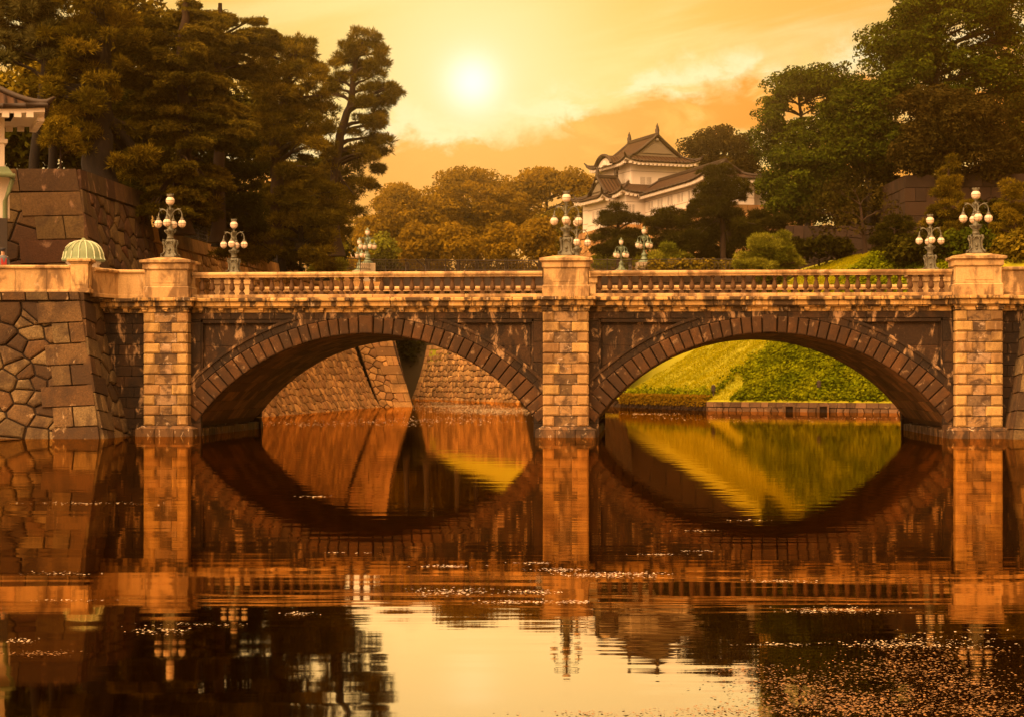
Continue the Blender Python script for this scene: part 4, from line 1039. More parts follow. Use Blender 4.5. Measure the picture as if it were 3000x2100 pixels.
    for se, on in zip((-1, 1), gable):
        if not on: continue
        gm = MB()
        y = (Y0 + inset if se < 0 else Y1 - inset) - se * .1
        pts = [T(xc - dg + .05, y, zf(dg) - .1)] + [T(xc + sg * d, y, zf(d) - .22) for sg, ds_ in ((-1, [dg * .8, dg * .6, dg * .4, dg * .2, 0]), (1, [dg * .2, dg * .4, dg * .6, dg * .8])) for d in ds_] + [T(xc + dg - .05, y, zf(dg) - .1)]
        k = len(pts); gm.add(pts, [tuple(range(k))], .5)
        q = y + se * .06
        zb_ = zf(dg) + .15; tri = [T(xc - dg * .66, q, zb_ + .15), T(xc + dg * .66, q, zb_ + .15), T(xc + dg * .3, q, zb_ + (zr - zb_) * .42), T(xc, q, zb_ + (zr - zb_) * .66), T(xc - dg * .3, q, zb_ + (zr - zb_) * .42)]
        nn = Vector(T(0, se, 0)); gm.stone(tri, nn, .1, .1, .2, dome=0)
        gm.ball(T(xc, y + se * .25, zr - .55), .22, 8, 6); gm.build('gable', GABLE, r_)

    if finial:
        for y in (ya + .25, yb - .25):
            f = MB(); p = T(xc, y, zr + .3)
            f.tube([Vector(p), Vector(p) + Vector((0, 0, .35)), Vector(p) + Vector((.05, 0, .7)), Vector(p) + Vector((0, 0, .95)), Vector(p) + Vector((0, 0, 1.2))], [.24, .28, .16, .09, .02], 7)
            f.tube([Vector(p) + Vector((0, 0, .5)), Vector(p) + Vector(T(.0, .3, .8)), Vector(p) + Vector(T(0, .2, 1.0))], [.12, .07, .02], 5); f.tube([Vector(p) + Vector((0, 0, .5)), Vector(p) + Vector(T(.0, -.3, .75))], [.12, .03], 5)
            f.build('roof_finial', TILED, r_)
    return r_
def window_pair(parent, c, right, w=.46, gap=.26, h=1.0, bars=3, n=(0, -1, 0)):
    """two slatted windows side by side on a wall; c the middle, right the wall direction, n outward"""
    c, right, n = Vector(c), Vector(right).normalized(), Vector(n).normalized()
    for s_ in (-1, 1):
        m_ = c + right * s_ * (w + gap) / 2; b = MB()
        def bx(x0, x1, z0, z1, o0, o1, mb):
            vs = [m_ + right * x + n * o + Vector((0, 0, z)) for x in (x0, x1) for o in (o0, o1) for z in (z0, z1)]
            mb.add(vs, [(0, 1, 3, 2), (4, 6, 7, 5), (0, 4, 5, 1), (2, 3, 7, 6), (0, 2, 6, 4), (1, 5, 7, 3)], .5)
        bx(-w / 2, w / 2, -h / 2, h / 2, -.05, .012, b); wn = b.build('window', WINB, parent)
        b = MB()
        for k in range(bars): x = -w / 2 + w * (k + .5) / bars; bx(x - w / bars * .22, x + w / bars * .22, -h / 2, h / 2, .012, .06, b)
        b.build('window_bars', PLAST, wn)
def plaster_block(parent, x0, x1, y0, y1, z0, z1, lines, name='wall'):
    b = MB(); b.box(x0, x1, y0, y1, z0, z1, .02, .5); w_ = b.build(name, PLAST, parent)
    l = MB()
    for z in lines: l.box(x0 - .012, x1 + .012, y0 - .012, y1 + .012, z - .03, z + .03)
    if lines: l.build('wall_line', TRIM, w_)

# ------------------------------------------------------------------ the castle
ZB = 20.0
ct = thing('castle_tower', 'white two storey castle tower with dark curved tile roofs on the hill', 'castle', (14.27, 215, ZB), math.radians(20.5))
z_ = lambda z: z - ZB
plaster_block(ct, 0, 7.25, 0, 9.0, z_(24.0), z_(28.5), [z_(27.45)], 'upper_wall')
roof(ct, -1.4, 8.65, -1.4, 10.4, z_(28.55), z_(31.9), 1.9, .64, 'y', .5)
# curved gable on the left eave
kg = MB(); kg.uv = {}
for i in range(15):
    a = math.pi * i / 14; y = 3.9 - 2.4 * math.cos(a); z = z_(28.5) + 1.15 * math.sin(a) ** 1.5
    for k, x in enumerate((-2.0, .8)): kg.uv[len(kg.v)] = (x, y); kg.v.append((x, y, z))
kg.f = [[2 * i, 2 * i + 1, 2 * i + 3, 2 * i + 2] for i in range(14)]; kg.t = [.5] * 14; kg.s = [True] * 14
kgo = kg.build('curved_gable', TILE, ct)
kb = MB(); kb.tube([(-2.0, 3.9 - 2.4 * math.cos(math.pi * i / 14), z_(28.5) + 1.15 * math.sin(math.pi * i / 14) ** 1.5) for i in range(15)], .2, 6); kb.build('gable_edge', TILED, kgo)
kp = MB(); pts = [(-1.7, 3.9 - 2.2 * math.cos(math.pi * i / 14), z_(28.35) + 1.0 * math.sin(math.pi * i / 14) ** 1.5) for i in range(15)]; kp.add(pts, [tuple(range(15))], .4); kp.stone([(-1.72, 3.2, z_(28.4)), (-1.72, 4.6, z_(28.4)), (-1.72, 4.3, z_(29.1)), (-1.72, 3.5, z_(29.1))], (-1, 0, 0), .15, .1, .3)
kp.build('gable_panel', PLAST, kgo)
for r_ in (1.95, 5.55): window_pair(ct, (r_, 0, z_(26.25)), (1, 0, 0), .62, .22, 1.05, 4)
window_pair(ct, (0, 1.65, z_(26.1)), (0, 1, 0), .62, .35, 1.05, 3, (-1, 0, 0)); window_pair(ct, (0, 6.0, z_(26.1)), (0, 1, 0), .62, .35, 1.05, 3, (-1, 0, 0))
# lower storey with skirt roof
plaster_block(ct, -2.5, 7.25, -4.0, 9.0, z_(20.6), z_(24.3), [z_(23.3), z_(21.6)], 'lower_wall')
roof(ct, -3.5, 8.3, -5.0, 10.2, z_(24.35), z_(27.4), 5.8, .42, 'y', .4, 1.0, True, False, (False, False))
window_pair(ct, (-2.5, -1.2, z_(22.6)), (0, 1, 0), .5, .3, 1.0, 3, (-1, 0, 0)); window_pair(ct, (-1.7, -4.0, z_(22.5)), (1, 0, 0), .3, .1, 1.0, 2)
# wing: K relative to O is (-3.41, -.86)
wx, wy = -3.41, -.86
plaster_block(ct, wx, wx + 3, wy, wy + 6.1, z_(20.3), z_(24.0), [z_(22.95), z_(21.1)], 'wing_wall')
roof(ct, wx - 1.25, wx + 3.6, wy - 1.1, wy + 7.2, z_(24.05), z_(26.75), 1.3, .66, 'x', .5)
window_pair(ct, (wx, wy + 3.9, z_(22.25)), (0, 1, 0), .55, .4, 1.05, 3, (-1, 0, 0)); window_pair(ct, (wx, wy + 1.3, z_(22.3)), (0, 1, 0), .4, .2, 1.0, 3, (-1, 0, 0))
GA = math.atan2(.276, .961)
cg_ = thing('castle_gallery', 'long low white castle gallery with a sloping tile roof running right from the tower', 'castle', (14.5, 215.3, ZB), GA)
# local x to the back right, local y away; the gallery runs toward the camera (-y)
plaster_block(cg_, 0, 5.4, -23.6, -.2, z_(21.2), z_(24.2), [z_(23.35), z_(22.05)])
roof(cg_, -1.05, 6.4, -25.0, 1.0, z_(24.05), z_(26.1), 3.2, .55, 'y', .45, 1.15, True, False)
for sx in (1877.5, 1904.4, 1932.7, 1962, 1992, 2023, 2055.6):
    tx_ = (sx - 1500) / F; t_ = (tx_ * 215.3 - 14.5) / (.276 + tx_ * .961)
    window_pair(cg_, (0, -t_, z_(22.75)), (0, 1, 0), .62, .35, .95, 2, (-1, 0, 0))
b = MB(); b.box(5.5, 13, -22, -20.5, z_(21.0), z_(23.2), .02); b.build('low_wall', PLAST, cg_)
cw = thing('castle_base_wall', 'rough stone base wall under the white castle gallery, mostly behind pines', 'stone wall', (14.4, 215, 10), GA)
cb = lambda x, y, z: Vector((x, y, z - 10))
dress(cw, Face(cb(-2.6, 1, 11.5), cb(-2.6, -26, 11.5), cb(-.25, -24.2, 21.2), cb(-.25, 0, 21.2), .25), RUBB, 1.3, .9, .3, .12, qe=2, hq=1, cap=.9, seed=61, capw=1.6)
dress(cw, Face(cb(-2.6, -26, 11.5), cb(12, -26, 11.5), cb(12, -24.2, 21.2), cb(-.25, -24.2, 21.2), .25), RUBB, 1.3, .9, .3, .12, qs=2, hq=1, cap=.9, seed=62, capw=1.6, names=('front_rubble', 'front_corner_stones', 'front_coping'))
cw2 = thing('castle_base_wall', 'rough stone base wall under the left wing of the castle tower', 'stone wall', (14.27, 215, 10), math.radians(20.5))
dress(cw2, Face(cb(-5.2, 9, 11), cb(-5.2, -6.2, 11), cb(-3.55, -4.2, 20.6), cb(-3.55, 8, 20.3), .2), RUBB, 1.3, .9, .3, .12, qe=2, hq=1, cap=.8, seed=63)
dress(cw2, Face(cb(-5.2, -6.2, 11), cb(6, -6.2, 11), cb(6, -4.2, 20.6), cb(-3.55, -4.2, 20.6), .2), RUBB, 1.3, .9, .3, .12, qs=2, hq=1, cap=.8, seed=64, names=('front_rubble', 'front_corner_stones', 'front_coping'))

# gate house at the left edge
gh = thing('gate_house', 'white plastered gate house at the left edge, dark curved tile eave and green copper gutter', 'building', (-23.79 + 6.21 * -math.cos(math.radians(20)) - 4.8 * math.sin(math.radians(20)), 84.2 - 6.21 * math.sin(math.radians(20)) + 4.8 * math.cos(math.radians(20)), 5.92), math.radians(20))
plaster_block(gh, -10, 6.21, -4.8, -2.6, 0, 9.1, [], 'wall')
b = MB(); b.box(-10, 6.42, -5.0, -2.4, 4.0, 6.2, .03); b.box(-10, 6.34, -4.92, -2.5, 7.55, 7.75, .02); b.build('wall_band', PLAST, gh)
roof(gh, -12, 8.0, -6.6, -1.2, 9.0, 11.6, 2.4, .5, 'x', .22, 1.25)
b = MB()
b.add([(-10, -5.9, 5.95), (6.55, -5.9, 5.95), (6.55, -2, 5.95), (-10, -2, 5.95), (-10, -4.9, 6.45), (6.35, -4.9, 6.45), (6.35, -2.4, 6.45), (-10, -2.4, 6.45)], [(0, 1, 5, 4), (1, 2, 6, 5), (0, 1, 2, 3)], .5)
b.tube([(-10, -5.95, 5.93), (6.58, -5.95, 5.93), (6.58, -2, 5.93)], .1, 6); b.build('copper_canopy', COPPER, gh)
b = MB(); b.tube([(6.5, -5.8, 5.8), (6.35, -5.5, 5.3), (6.2, -5.15, 4.8), (6.2, -5.15, 0)], .11, 8); b.build('downpipe', COPPER, gh)
b = MB(); b.tube([(-10, -6.95, 9.2), (5.4, -6.95, 9.25)], .14, 6); b.build('eave_gutter', COPPER, gh)
b = MB(); b.box(-10, 6.3, -5.3, -5.06, 0, 4.0, .02); b.build('dark_doorway', IRON, gh)

# ------------------------------------------------------------------ the guard
def guard():
    slab('pavement', [(-24.5, 78.2), (-21.6, 78.2), (-21.6, 80.2), (-24.5, 80.2)], 5.9, 6.36, ASPH)
    p = Vector((-22.40, 79.0, 6.36))
    t = thing('person', 'guard in a dark peaked cap and grey uniform standing at the left edge', 'person', p, .5)
    me = bpy.data.meshes.new('body'); o = bpy.data.objects.new('body', me); COL.objects.link(o); o.parent = t
    V = [(0, 0, .95), (0, 0, 1.15), (0, 0, 1.38), (0, 0, 1.50), (0, -.01, 1.60), (0, -.01, 1.72),
         (.10, 0, .90), (.11, 0, .50), (.11, .02, .09), (.12, -.14, .04), (-.10, 0, .90), (-.11, 0, .50), (-.11, .02, .09), (-.12, -.14, .04),
         (.18, 0, 1.42), (.25, .02, 1.15), (.25, -.05, .90), (.25, -.08, .80), (-.18, 0, 1.42), (-.25, .02, 1.15), (-.25, -.05, .90), (-.25, -.08, .80)]
    E = [(0, 1), (1, 2), (2, 3), (3, 4), (4, 5), (0, 6), (6, 7), (7, 8), (8, 9), (0, 10), (10, 11), (11, 12), (12, 13), (2, 14), (14, 15), (15, 16), (16, 17), (2, 18), (18, 19), (19, 20), (20, 21)]
    R = [.15, .15, .17, .065, .09, .085, .09, .065, .045, .04, .09, .065, .045, .04, .07, .05, .04, .04, .07, .05, .04, .04]
    me.from_pydata(V, E, []); sk = o.modifiers.new('skin', 'SKIN'); o.modifiers.new('sub', 'SUBSURF').levels = 1
    o.modifiers['sub'].render_levels = 1
    for i, r in enumerate(R): me.skin_vertices[0].data[i].radius = (r, r * .85)
    me.skin_vertices[0].data[0].use_root = True
    me.materials.append(mat('skin', (.42, .26, .18), .6, 0))
    uni = mat('uniform', (.10, .11, .13), .9, .1); cap = mat('cap_cloth', (.03, .03, .04), .8, .1)
    b = MB(); b.lathe([(.20, .88), (.19, 1.0), (.205, 1.2), (.22, 1.38), (.16, 1.46), (.085, 1.50)], seg=14); 
    for s_ in (-1, 1):
        b.tube([(s_ * .18, 0, 1.42), (s_ * .25, .02, 1.15), (s_ * .25, -.05, .92)], [.085, .065, .055], 8); b.tube([(s_ * .10, 0, .92), (s_ * .11, 0, .5), (s_ * .11, .02, .1)], [.11, .085, .07], 8)
    b.build('uniform', uni, t)
    b = MB(); b.lathe([(.105, 1.70), (.11, 1.75), (.14, 1.79), (.13, 1.82), (.02, 1.83)], (0, -.01, 0), 14); b.add([(-.09, -.08, 1.71), (.09, -.08, 1.71), (.06, -.17, 1.69), (-.06, -.17, 1.69)], [(0, 1, 2, 3)]); b.build('peaked_cap', cap, t)
    b = MB(); b.box(-.13, .13, -.20, -.15, 1.05, 1.38, .03); b.build('red_sash', mat('sash', (.32, .03, .03), .8, .1), t)
guard()

# ------------------------------------------------------------------ foliage
def leaf_mesh(name, c, ax, ay, tint, m, parent=None):
    n = len(c)
    co = np.empty((n, 4, 3), dtype=np.float32)
    co[:, 0] = c - ax; co[:, 1] = c + ay; co[:, 2] = c + ax; co[:, 3] = c - ay
    me = bpy.data.meshes.new(name)
    me.vertices.add(4 * n); me.vertices.foreach_set('co', co.ravel())
    me.loops.add(4 * n); me.loops.foreach_set('vertex_index', np.arange(4 * n, dtype=np.int32))
    me.polygons.add(n); me.polygons.foreach_set('loop_start', np.arange(0, 4 * n, 4, dtype=np.int32))
    me.update(calc_edges=True)
    a = me.attributes.new('tint', 'FLOAT', 'FACE'); a.data.foreach_set('value', tint.astype(np.float32))
    me.materials.append(m); o = bpy.data.objects.new(name, me); COL.objects.link(o)
    if parent is not None: o.parent = parent
    return o
def unit(a): return a / np.maximum(1e-9, np.linalg.norm(a, axis=1, keepdims=True))
def perp(d):
    q = rng.normal(size=d.shape); return unit(np.cross(d, q))
def needles(pos, nrm, tint, L=.34, W=.05, k=9, up=.7, spread=1.0):
    """tufts of needles at pos, fanning out about nrm"""
    n = len(pos); p = np.repeat(pos, k, 0); nn = np.repeat(nrm, k, 0)
    d = unit(nn * up + rng.normal(size=p.shape) * spread * .6)
    l = L * rng.uniform(.7, 1.15, (n * k, 1)); ax = d * l / 2
    return p + ax, ax, perp(d) * W / 2 * rng.uniform(.8, 1.3, (n * k, 1)), np.repeat(tint, k) + rng.uniform(-.06, .06, n * k)
def leaves(pos, nrm, tint, size=.3, jitter=.55):
    n = len(pos); d = unit(nrm + rng.normal(size=pos.shape) * jitter); a = perp(d); b = np.cross(d, a)
    s = size * rng.uniform(.6, 1.2, (n, 1))
    return pos, a * s * .62, b * s * .40, tint + rng.uniform(-.08, .08, n)
def ell(n, inner=.0):
    v = unit(rng.normal(size=(n, 3))); r = rng.uniform(inner, 1, (n, 1)) ** (1 / 3); return v, r
STY = {}
def crown_pine(cl, dens, size):
    out = []
    for (cx, cy, cz, rx, ry, rz, tn) in cl:
        ns = max(4, int(rx * ry * 5 * dens)); v, r = ell(ns)
        sub = np.array([cx, cy, cz]) + v * r * np.array([rx, ry, rz]) * .85
        sr = np.minimum(rx, 1.0) * rng.uniform(.22, .72, ns)
        for s_, q in zip(sub, sr):
            m = max(14, int(q * q * 115 * dens / size ** 1.2)); v, r = ell(m, .3); v[:, 2] = np.where(rng.random(m) < .5, np.abs(v[:, 2]), v[:, 2])
            p = s_ + v * r * np.array([q, q, q * .55])
            nr = unit(v * np.array([1, 1, .6]) + np.array([0, 0, .55]))
            out.append(needles(p, nr, np.full(m, tn + rng.uniform(-.18, .18)) + v[:, 2] * .12, .44 * size, .046 * size, 9))
    return [np.concatenate(x) for x in zip(*out)]
def crown_cedar(cl, dens, size, trunk):
    out = []
    for (cx, cy, cz, rx, ry, rz, tn) in cl:
        ns = max(4, int(rx * 5 * dens)); base = np.array(trunk(cz))
        for _ in range(ns):
            o = np.array([cx, cy, cz]) + rng.uniform(-1, 1, 3) * np.array([rx, ry, rz]) * .8
            d = o - base; d[2] = 0
            if np.linalg.norm(d) < .3: d = rng.normal(size=3); d[2] = 0
            d = d / np.linalg.norm(d); a = rng.normal() * .5; d = np.array([d[0] * math.cos(a) - d[1] * math.sin(a), d[0] * math.sin(a) + d[1] * math.cos(a), 0])
            L = rng.uniform(1.0, 2.1) * size; side = np.array([-d[1], d[0], 0]); m = int(150 * dens * L / size ** 1.3)
            s = rng.random(m) ** .7; w = (rng.random(m) - .5) * 2 * (.55 * (1 - s) + .06) * L * .8
            # twigs droop at their ends
            p = o + d * (s[:, None] - .5) * L + side * w[:, None] + np.array([0, 0, 1]) * (-.22 * L * s ** 2 - .25 * np.abs(w) + rng.normal(size=m) * .05)[:, None]
            nr = unit(d * .9 + side * np.sign(w)[:, None] * .8 + np.array([0, 0, -.25]))
            out.append(needles(p, nr, np.full(m, tn + rng.uniform(-.2, .2)), .25 * size, .055 * size, 4, 1.0, .7))
    return [np.concatenate(x) for x in zip(*out)]
def crown_broad(cl, dens, size, puff=.9):
    out = []
    for (cx, cy, cz, rx, ry, rz, tn) in cl:
        A = (rx * rz + rx * ry) * 2; ns = max(5, int(A * 1.5 * dens / puff ** 2)); v, r = ell(ns, .45)
        sub = np.array([cx, cy, cz]) + v * r * np.array([rx, ry, rz])
        for s_, vv in zip(sub, v):
            q = puff * rng.uniform(.5, 1.15); m = max(10, int(q * q * 7 / (size * size) * dens)); u, rr = ell(m, .55)
            u[:, 2] = np.where(rng.random(m) < .6, np.abs(u[:, 2]), u[:, 2])
            p = s_ + u * rr * np.array([q, q, q * .72])
            nr = unit(u + np.array([0, 0, .4]))
            out.append(leaves(p, nr, np.full(m, tn + rng.uniform(-.2, .2)) + u[:, 2] * .1, size))
    return [np.concatenate(x) for x in zip(*out)]
def crown_wispy(cl, dens, size):
    out = []
    for (cx, cy, cz, rx, ry, rz, tn) in cl:
        m = int(rx * rz * 26 * dens / size ** 2 * .25); v, r = ell(m)
        p = np.array([cx, cy, cz]) + v * r * np.array([rx, ry, rz]); out.append(leaves(p, unit(v + np.array([0, 0, .6])), np.full(m, tn + rng.uniform(-.1, .1)), size))
    return [np.concatenate(x) for x in zip(*out)]
N_LEAF = 0
def tree(name, label, Y, base, trunk, clumps, style, m, group=None, dens=1.0, size=1.0, tr=.35, bark=BARK, depth=1.0, puff=.9, limbs=True, cat='tree', domes=(), fluff=None):
    """trunk: photo pixels [(sx, sy)...] from the foot up at distance Y; clumps: (sx, sy, rx, ry[, dY]) in photo pixels; domes fill an ellipse with clumps"""
    global N_LEAF
    k = F / Y
    foot = px(trunk[0][0], trunk[0][1], Y); foot.z = base if base is not None else bank_z(foot.x, foot.y) - .15
    t = thing(name, label, cat, foot, 0, group)
    path = [foot] + [px(x, y, Y) for x, y in trunk[1:]]
    path = [p - foot for p in path]
    # smooth and roughen the trunk
    P = []
    for a, b in zip(path[:-1], path[1:]):
        for i in range(4):
            q = a.lerp(b, i / 4); 
            if P: q += Vector((rnd.uniform(-1, 1), rnd.uniform(-1, 1), 0)) * tr * .18
            P.append(q)
    P.append(path[-1])
    tb = MB(); n = len(P)
    tb.tube([P[0] - Vector((0, 0, .5))] + P, [tr * 1.6] + [tr * (1.25 if i == 0 else 1 - .75 * i / n) for i in range(n)], 8)
    cl = [(c_[0], c_[1], c_[2] * .9, c_[3] * 1.2) for c_ in clumps] if style in ('pine', 'cedar') else list(clumps)
    if fluff is None: fluff = 1.6 if group == GLF else (.7 if style == 'pine' else 0)
    for c_ in list(cl):
        for _ in range(int(fluff + rnd.random())):
            cl.append((c_[0] + rnd.uniform(-.75, .75) * c_[2], c_[1] + rnd.uniform(-.3, 1.9) * c_[3], c_[2] * rnd.uniform(.4, .7), c_[3] * rnd.uniform(.6, .9)))
    for (cx_, cy_, rx_, ry_, cnt, cr) in domes:
        for _ in range(cnt):
            while True:
                a, b, c_ = rnd.uniform(-1, 1), rnd.uniform(-1, 1), rnd.uniform(-1, 1)
                rr = a * a + b * b + c_ * c_
                if .25 < rr <= 1 and (c_ < .35): break
            s = cr * rnd.uniform(.75, 1.25)
            cl.append((cx_ + a * (rx_ - s * .7), cy_ + b * (ry_ - s * .7), s, s * .8, c_ * rx_ * .9 / k))
    W = []
    for c_ in cl:
        sx, sy, rx, ry = c_[:4]; dy = c_[4] if len(c_) > 4 else rnd.uniform(-1, 1) * depth
        p = px(sx, sy, Y) - foot; p.y += dy
        W.append((p.x, p.y, p.z, rx / k, max(rx / k * .8, .6), ry / k, rnd.random() * .6 + .2))
        if limbs and (len(cl) < 40 or rnd.random() < .5):
            q = min(range(n), key=lambda i: abs(P[i].z - (p.z - abs(p.x - P[i].x) * .35)) + (5 if i < n * .25 else 0)); a = P[q]
            mid = a.lerp(p, .5) + Vector((rnd.uniform(-.3, .3), rnd.uniform(-.3, .3), (p - a).length * .06))
            r0 = max(.05, min(tr * .45, tr * (1 - .75 * q / n) * .6)); tb.tube([a, a.lerp(mid, .5) + Vector((0, 0, .1)), mid, p], [r0, r0 * .8, r0 * .55, .03], 5)
            e = Vector((W[-1][3], W[-1][4], W[-1][5]))
            for _ in range(2):
                b_ = p + Vector((rnd.uniform(-1, 1) * e.x, rnd.uniform(-1, 1) * e.y, rnd.uniform(-.4, .7) * e.z)) * .8; tb.tube([mid, (mid + b_) / 2 + Vector((0, 0, .08)), b_], [r0 * .5, r0 * .3, .02], 4)
    tb.build('trunk', bark, t)
    if style == 'pine': L = crown_pine(W, dens, size)
    elif style == 'cedar': L = crown_cedar(W, dens, size, lambda z: min(P, key=lambda q: abs(q.z - z)))
    elif style == 'wispy': L = crown_wispy(W, dens, size)
    else: L = crown_broad(W, dens, size, puff)
    N_LEAF += len(L[0])
    leaf_mesh('crown', *L, m, t)
    return t

# --- left hill
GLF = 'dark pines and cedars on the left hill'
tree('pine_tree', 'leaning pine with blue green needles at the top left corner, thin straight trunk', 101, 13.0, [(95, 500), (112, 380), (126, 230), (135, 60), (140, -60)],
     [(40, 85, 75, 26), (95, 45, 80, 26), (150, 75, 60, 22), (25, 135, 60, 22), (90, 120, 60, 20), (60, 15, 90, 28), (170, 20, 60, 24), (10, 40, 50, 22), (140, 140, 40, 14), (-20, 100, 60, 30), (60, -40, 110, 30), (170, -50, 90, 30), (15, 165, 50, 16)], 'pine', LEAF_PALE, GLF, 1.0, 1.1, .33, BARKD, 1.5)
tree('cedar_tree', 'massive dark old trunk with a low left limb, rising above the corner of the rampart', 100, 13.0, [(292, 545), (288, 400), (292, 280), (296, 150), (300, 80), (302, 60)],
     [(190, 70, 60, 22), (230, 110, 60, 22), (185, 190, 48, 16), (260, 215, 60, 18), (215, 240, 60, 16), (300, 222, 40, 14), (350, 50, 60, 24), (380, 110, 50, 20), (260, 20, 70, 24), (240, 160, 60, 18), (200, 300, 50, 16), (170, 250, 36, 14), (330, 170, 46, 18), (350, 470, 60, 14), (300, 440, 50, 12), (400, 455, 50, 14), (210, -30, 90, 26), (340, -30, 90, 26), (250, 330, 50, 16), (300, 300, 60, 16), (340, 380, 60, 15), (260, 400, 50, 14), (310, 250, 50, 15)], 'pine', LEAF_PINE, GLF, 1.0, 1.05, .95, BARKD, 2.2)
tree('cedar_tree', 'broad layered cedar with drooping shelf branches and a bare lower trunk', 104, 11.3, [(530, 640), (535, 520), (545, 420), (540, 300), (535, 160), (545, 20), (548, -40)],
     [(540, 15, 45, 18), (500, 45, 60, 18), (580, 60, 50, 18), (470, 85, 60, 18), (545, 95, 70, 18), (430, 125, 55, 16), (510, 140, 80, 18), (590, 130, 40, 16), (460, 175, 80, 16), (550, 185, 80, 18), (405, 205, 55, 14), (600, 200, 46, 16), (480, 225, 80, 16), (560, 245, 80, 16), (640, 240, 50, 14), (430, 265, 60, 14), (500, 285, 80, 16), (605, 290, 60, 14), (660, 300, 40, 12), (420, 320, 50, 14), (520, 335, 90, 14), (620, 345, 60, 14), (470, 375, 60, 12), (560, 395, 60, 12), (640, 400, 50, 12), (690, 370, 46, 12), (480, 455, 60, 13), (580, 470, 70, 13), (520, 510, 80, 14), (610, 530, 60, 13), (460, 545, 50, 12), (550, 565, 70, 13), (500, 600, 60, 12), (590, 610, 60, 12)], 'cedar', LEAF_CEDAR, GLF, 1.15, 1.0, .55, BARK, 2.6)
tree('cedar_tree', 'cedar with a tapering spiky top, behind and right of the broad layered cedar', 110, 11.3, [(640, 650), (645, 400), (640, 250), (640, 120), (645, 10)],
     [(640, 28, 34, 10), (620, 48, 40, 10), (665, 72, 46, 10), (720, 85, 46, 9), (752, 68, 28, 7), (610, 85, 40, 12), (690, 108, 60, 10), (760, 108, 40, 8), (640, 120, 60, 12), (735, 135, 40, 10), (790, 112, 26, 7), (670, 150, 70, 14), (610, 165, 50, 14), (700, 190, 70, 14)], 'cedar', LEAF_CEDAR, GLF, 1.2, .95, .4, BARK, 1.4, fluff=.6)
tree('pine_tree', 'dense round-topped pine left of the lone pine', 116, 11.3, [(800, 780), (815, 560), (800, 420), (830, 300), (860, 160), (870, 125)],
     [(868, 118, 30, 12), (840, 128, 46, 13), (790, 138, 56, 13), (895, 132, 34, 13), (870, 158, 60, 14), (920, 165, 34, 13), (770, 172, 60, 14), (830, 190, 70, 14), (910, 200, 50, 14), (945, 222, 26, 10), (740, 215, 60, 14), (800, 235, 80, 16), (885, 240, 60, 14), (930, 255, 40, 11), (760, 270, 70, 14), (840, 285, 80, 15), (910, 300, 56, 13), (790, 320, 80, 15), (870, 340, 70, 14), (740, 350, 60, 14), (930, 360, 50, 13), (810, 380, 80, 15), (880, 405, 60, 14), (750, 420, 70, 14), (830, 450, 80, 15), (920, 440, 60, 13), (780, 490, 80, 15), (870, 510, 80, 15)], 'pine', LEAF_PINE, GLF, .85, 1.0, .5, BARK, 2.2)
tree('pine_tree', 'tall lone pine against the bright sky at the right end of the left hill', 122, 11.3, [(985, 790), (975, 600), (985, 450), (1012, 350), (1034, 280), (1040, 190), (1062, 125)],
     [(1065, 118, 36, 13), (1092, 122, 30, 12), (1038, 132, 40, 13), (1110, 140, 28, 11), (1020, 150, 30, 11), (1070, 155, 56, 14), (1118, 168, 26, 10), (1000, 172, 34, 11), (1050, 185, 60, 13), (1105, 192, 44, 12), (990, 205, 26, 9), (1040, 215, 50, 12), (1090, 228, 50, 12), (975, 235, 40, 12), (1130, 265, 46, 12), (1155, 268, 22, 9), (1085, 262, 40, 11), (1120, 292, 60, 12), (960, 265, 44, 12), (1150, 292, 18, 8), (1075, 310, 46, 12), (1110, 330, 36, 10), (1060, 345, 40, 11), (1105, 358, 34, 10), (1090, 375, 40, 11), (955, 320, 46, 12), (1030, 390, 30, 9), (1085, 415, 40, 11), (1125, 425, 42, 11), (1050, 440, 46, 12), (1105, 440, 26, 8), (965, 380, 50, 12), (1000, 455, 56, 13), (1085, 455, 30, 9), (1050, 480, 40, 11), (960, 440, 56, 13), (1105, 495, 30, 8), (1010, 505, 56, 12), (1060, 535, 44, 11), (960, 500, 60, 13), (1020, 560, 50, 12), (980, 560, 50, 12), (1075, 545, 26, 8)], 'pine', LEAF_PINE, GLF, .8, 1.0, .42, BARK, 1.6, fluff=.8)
lab = ['dense dark pine low on the left hill, above the far left lamp', 'dense dark pine in the middle of the hill foot, below the lone tall pine', 'shadowed pine between the two tall cedars, low behind the rampart', 'shadowed pine behind the large old trunk at the left', 'low drooping pine hanging over the moat wall railing, near the far lamp pair', 'dark pine filling the hill behind the near left lamp', 'dark pine behind the far left lamp, its boughs above the railing']
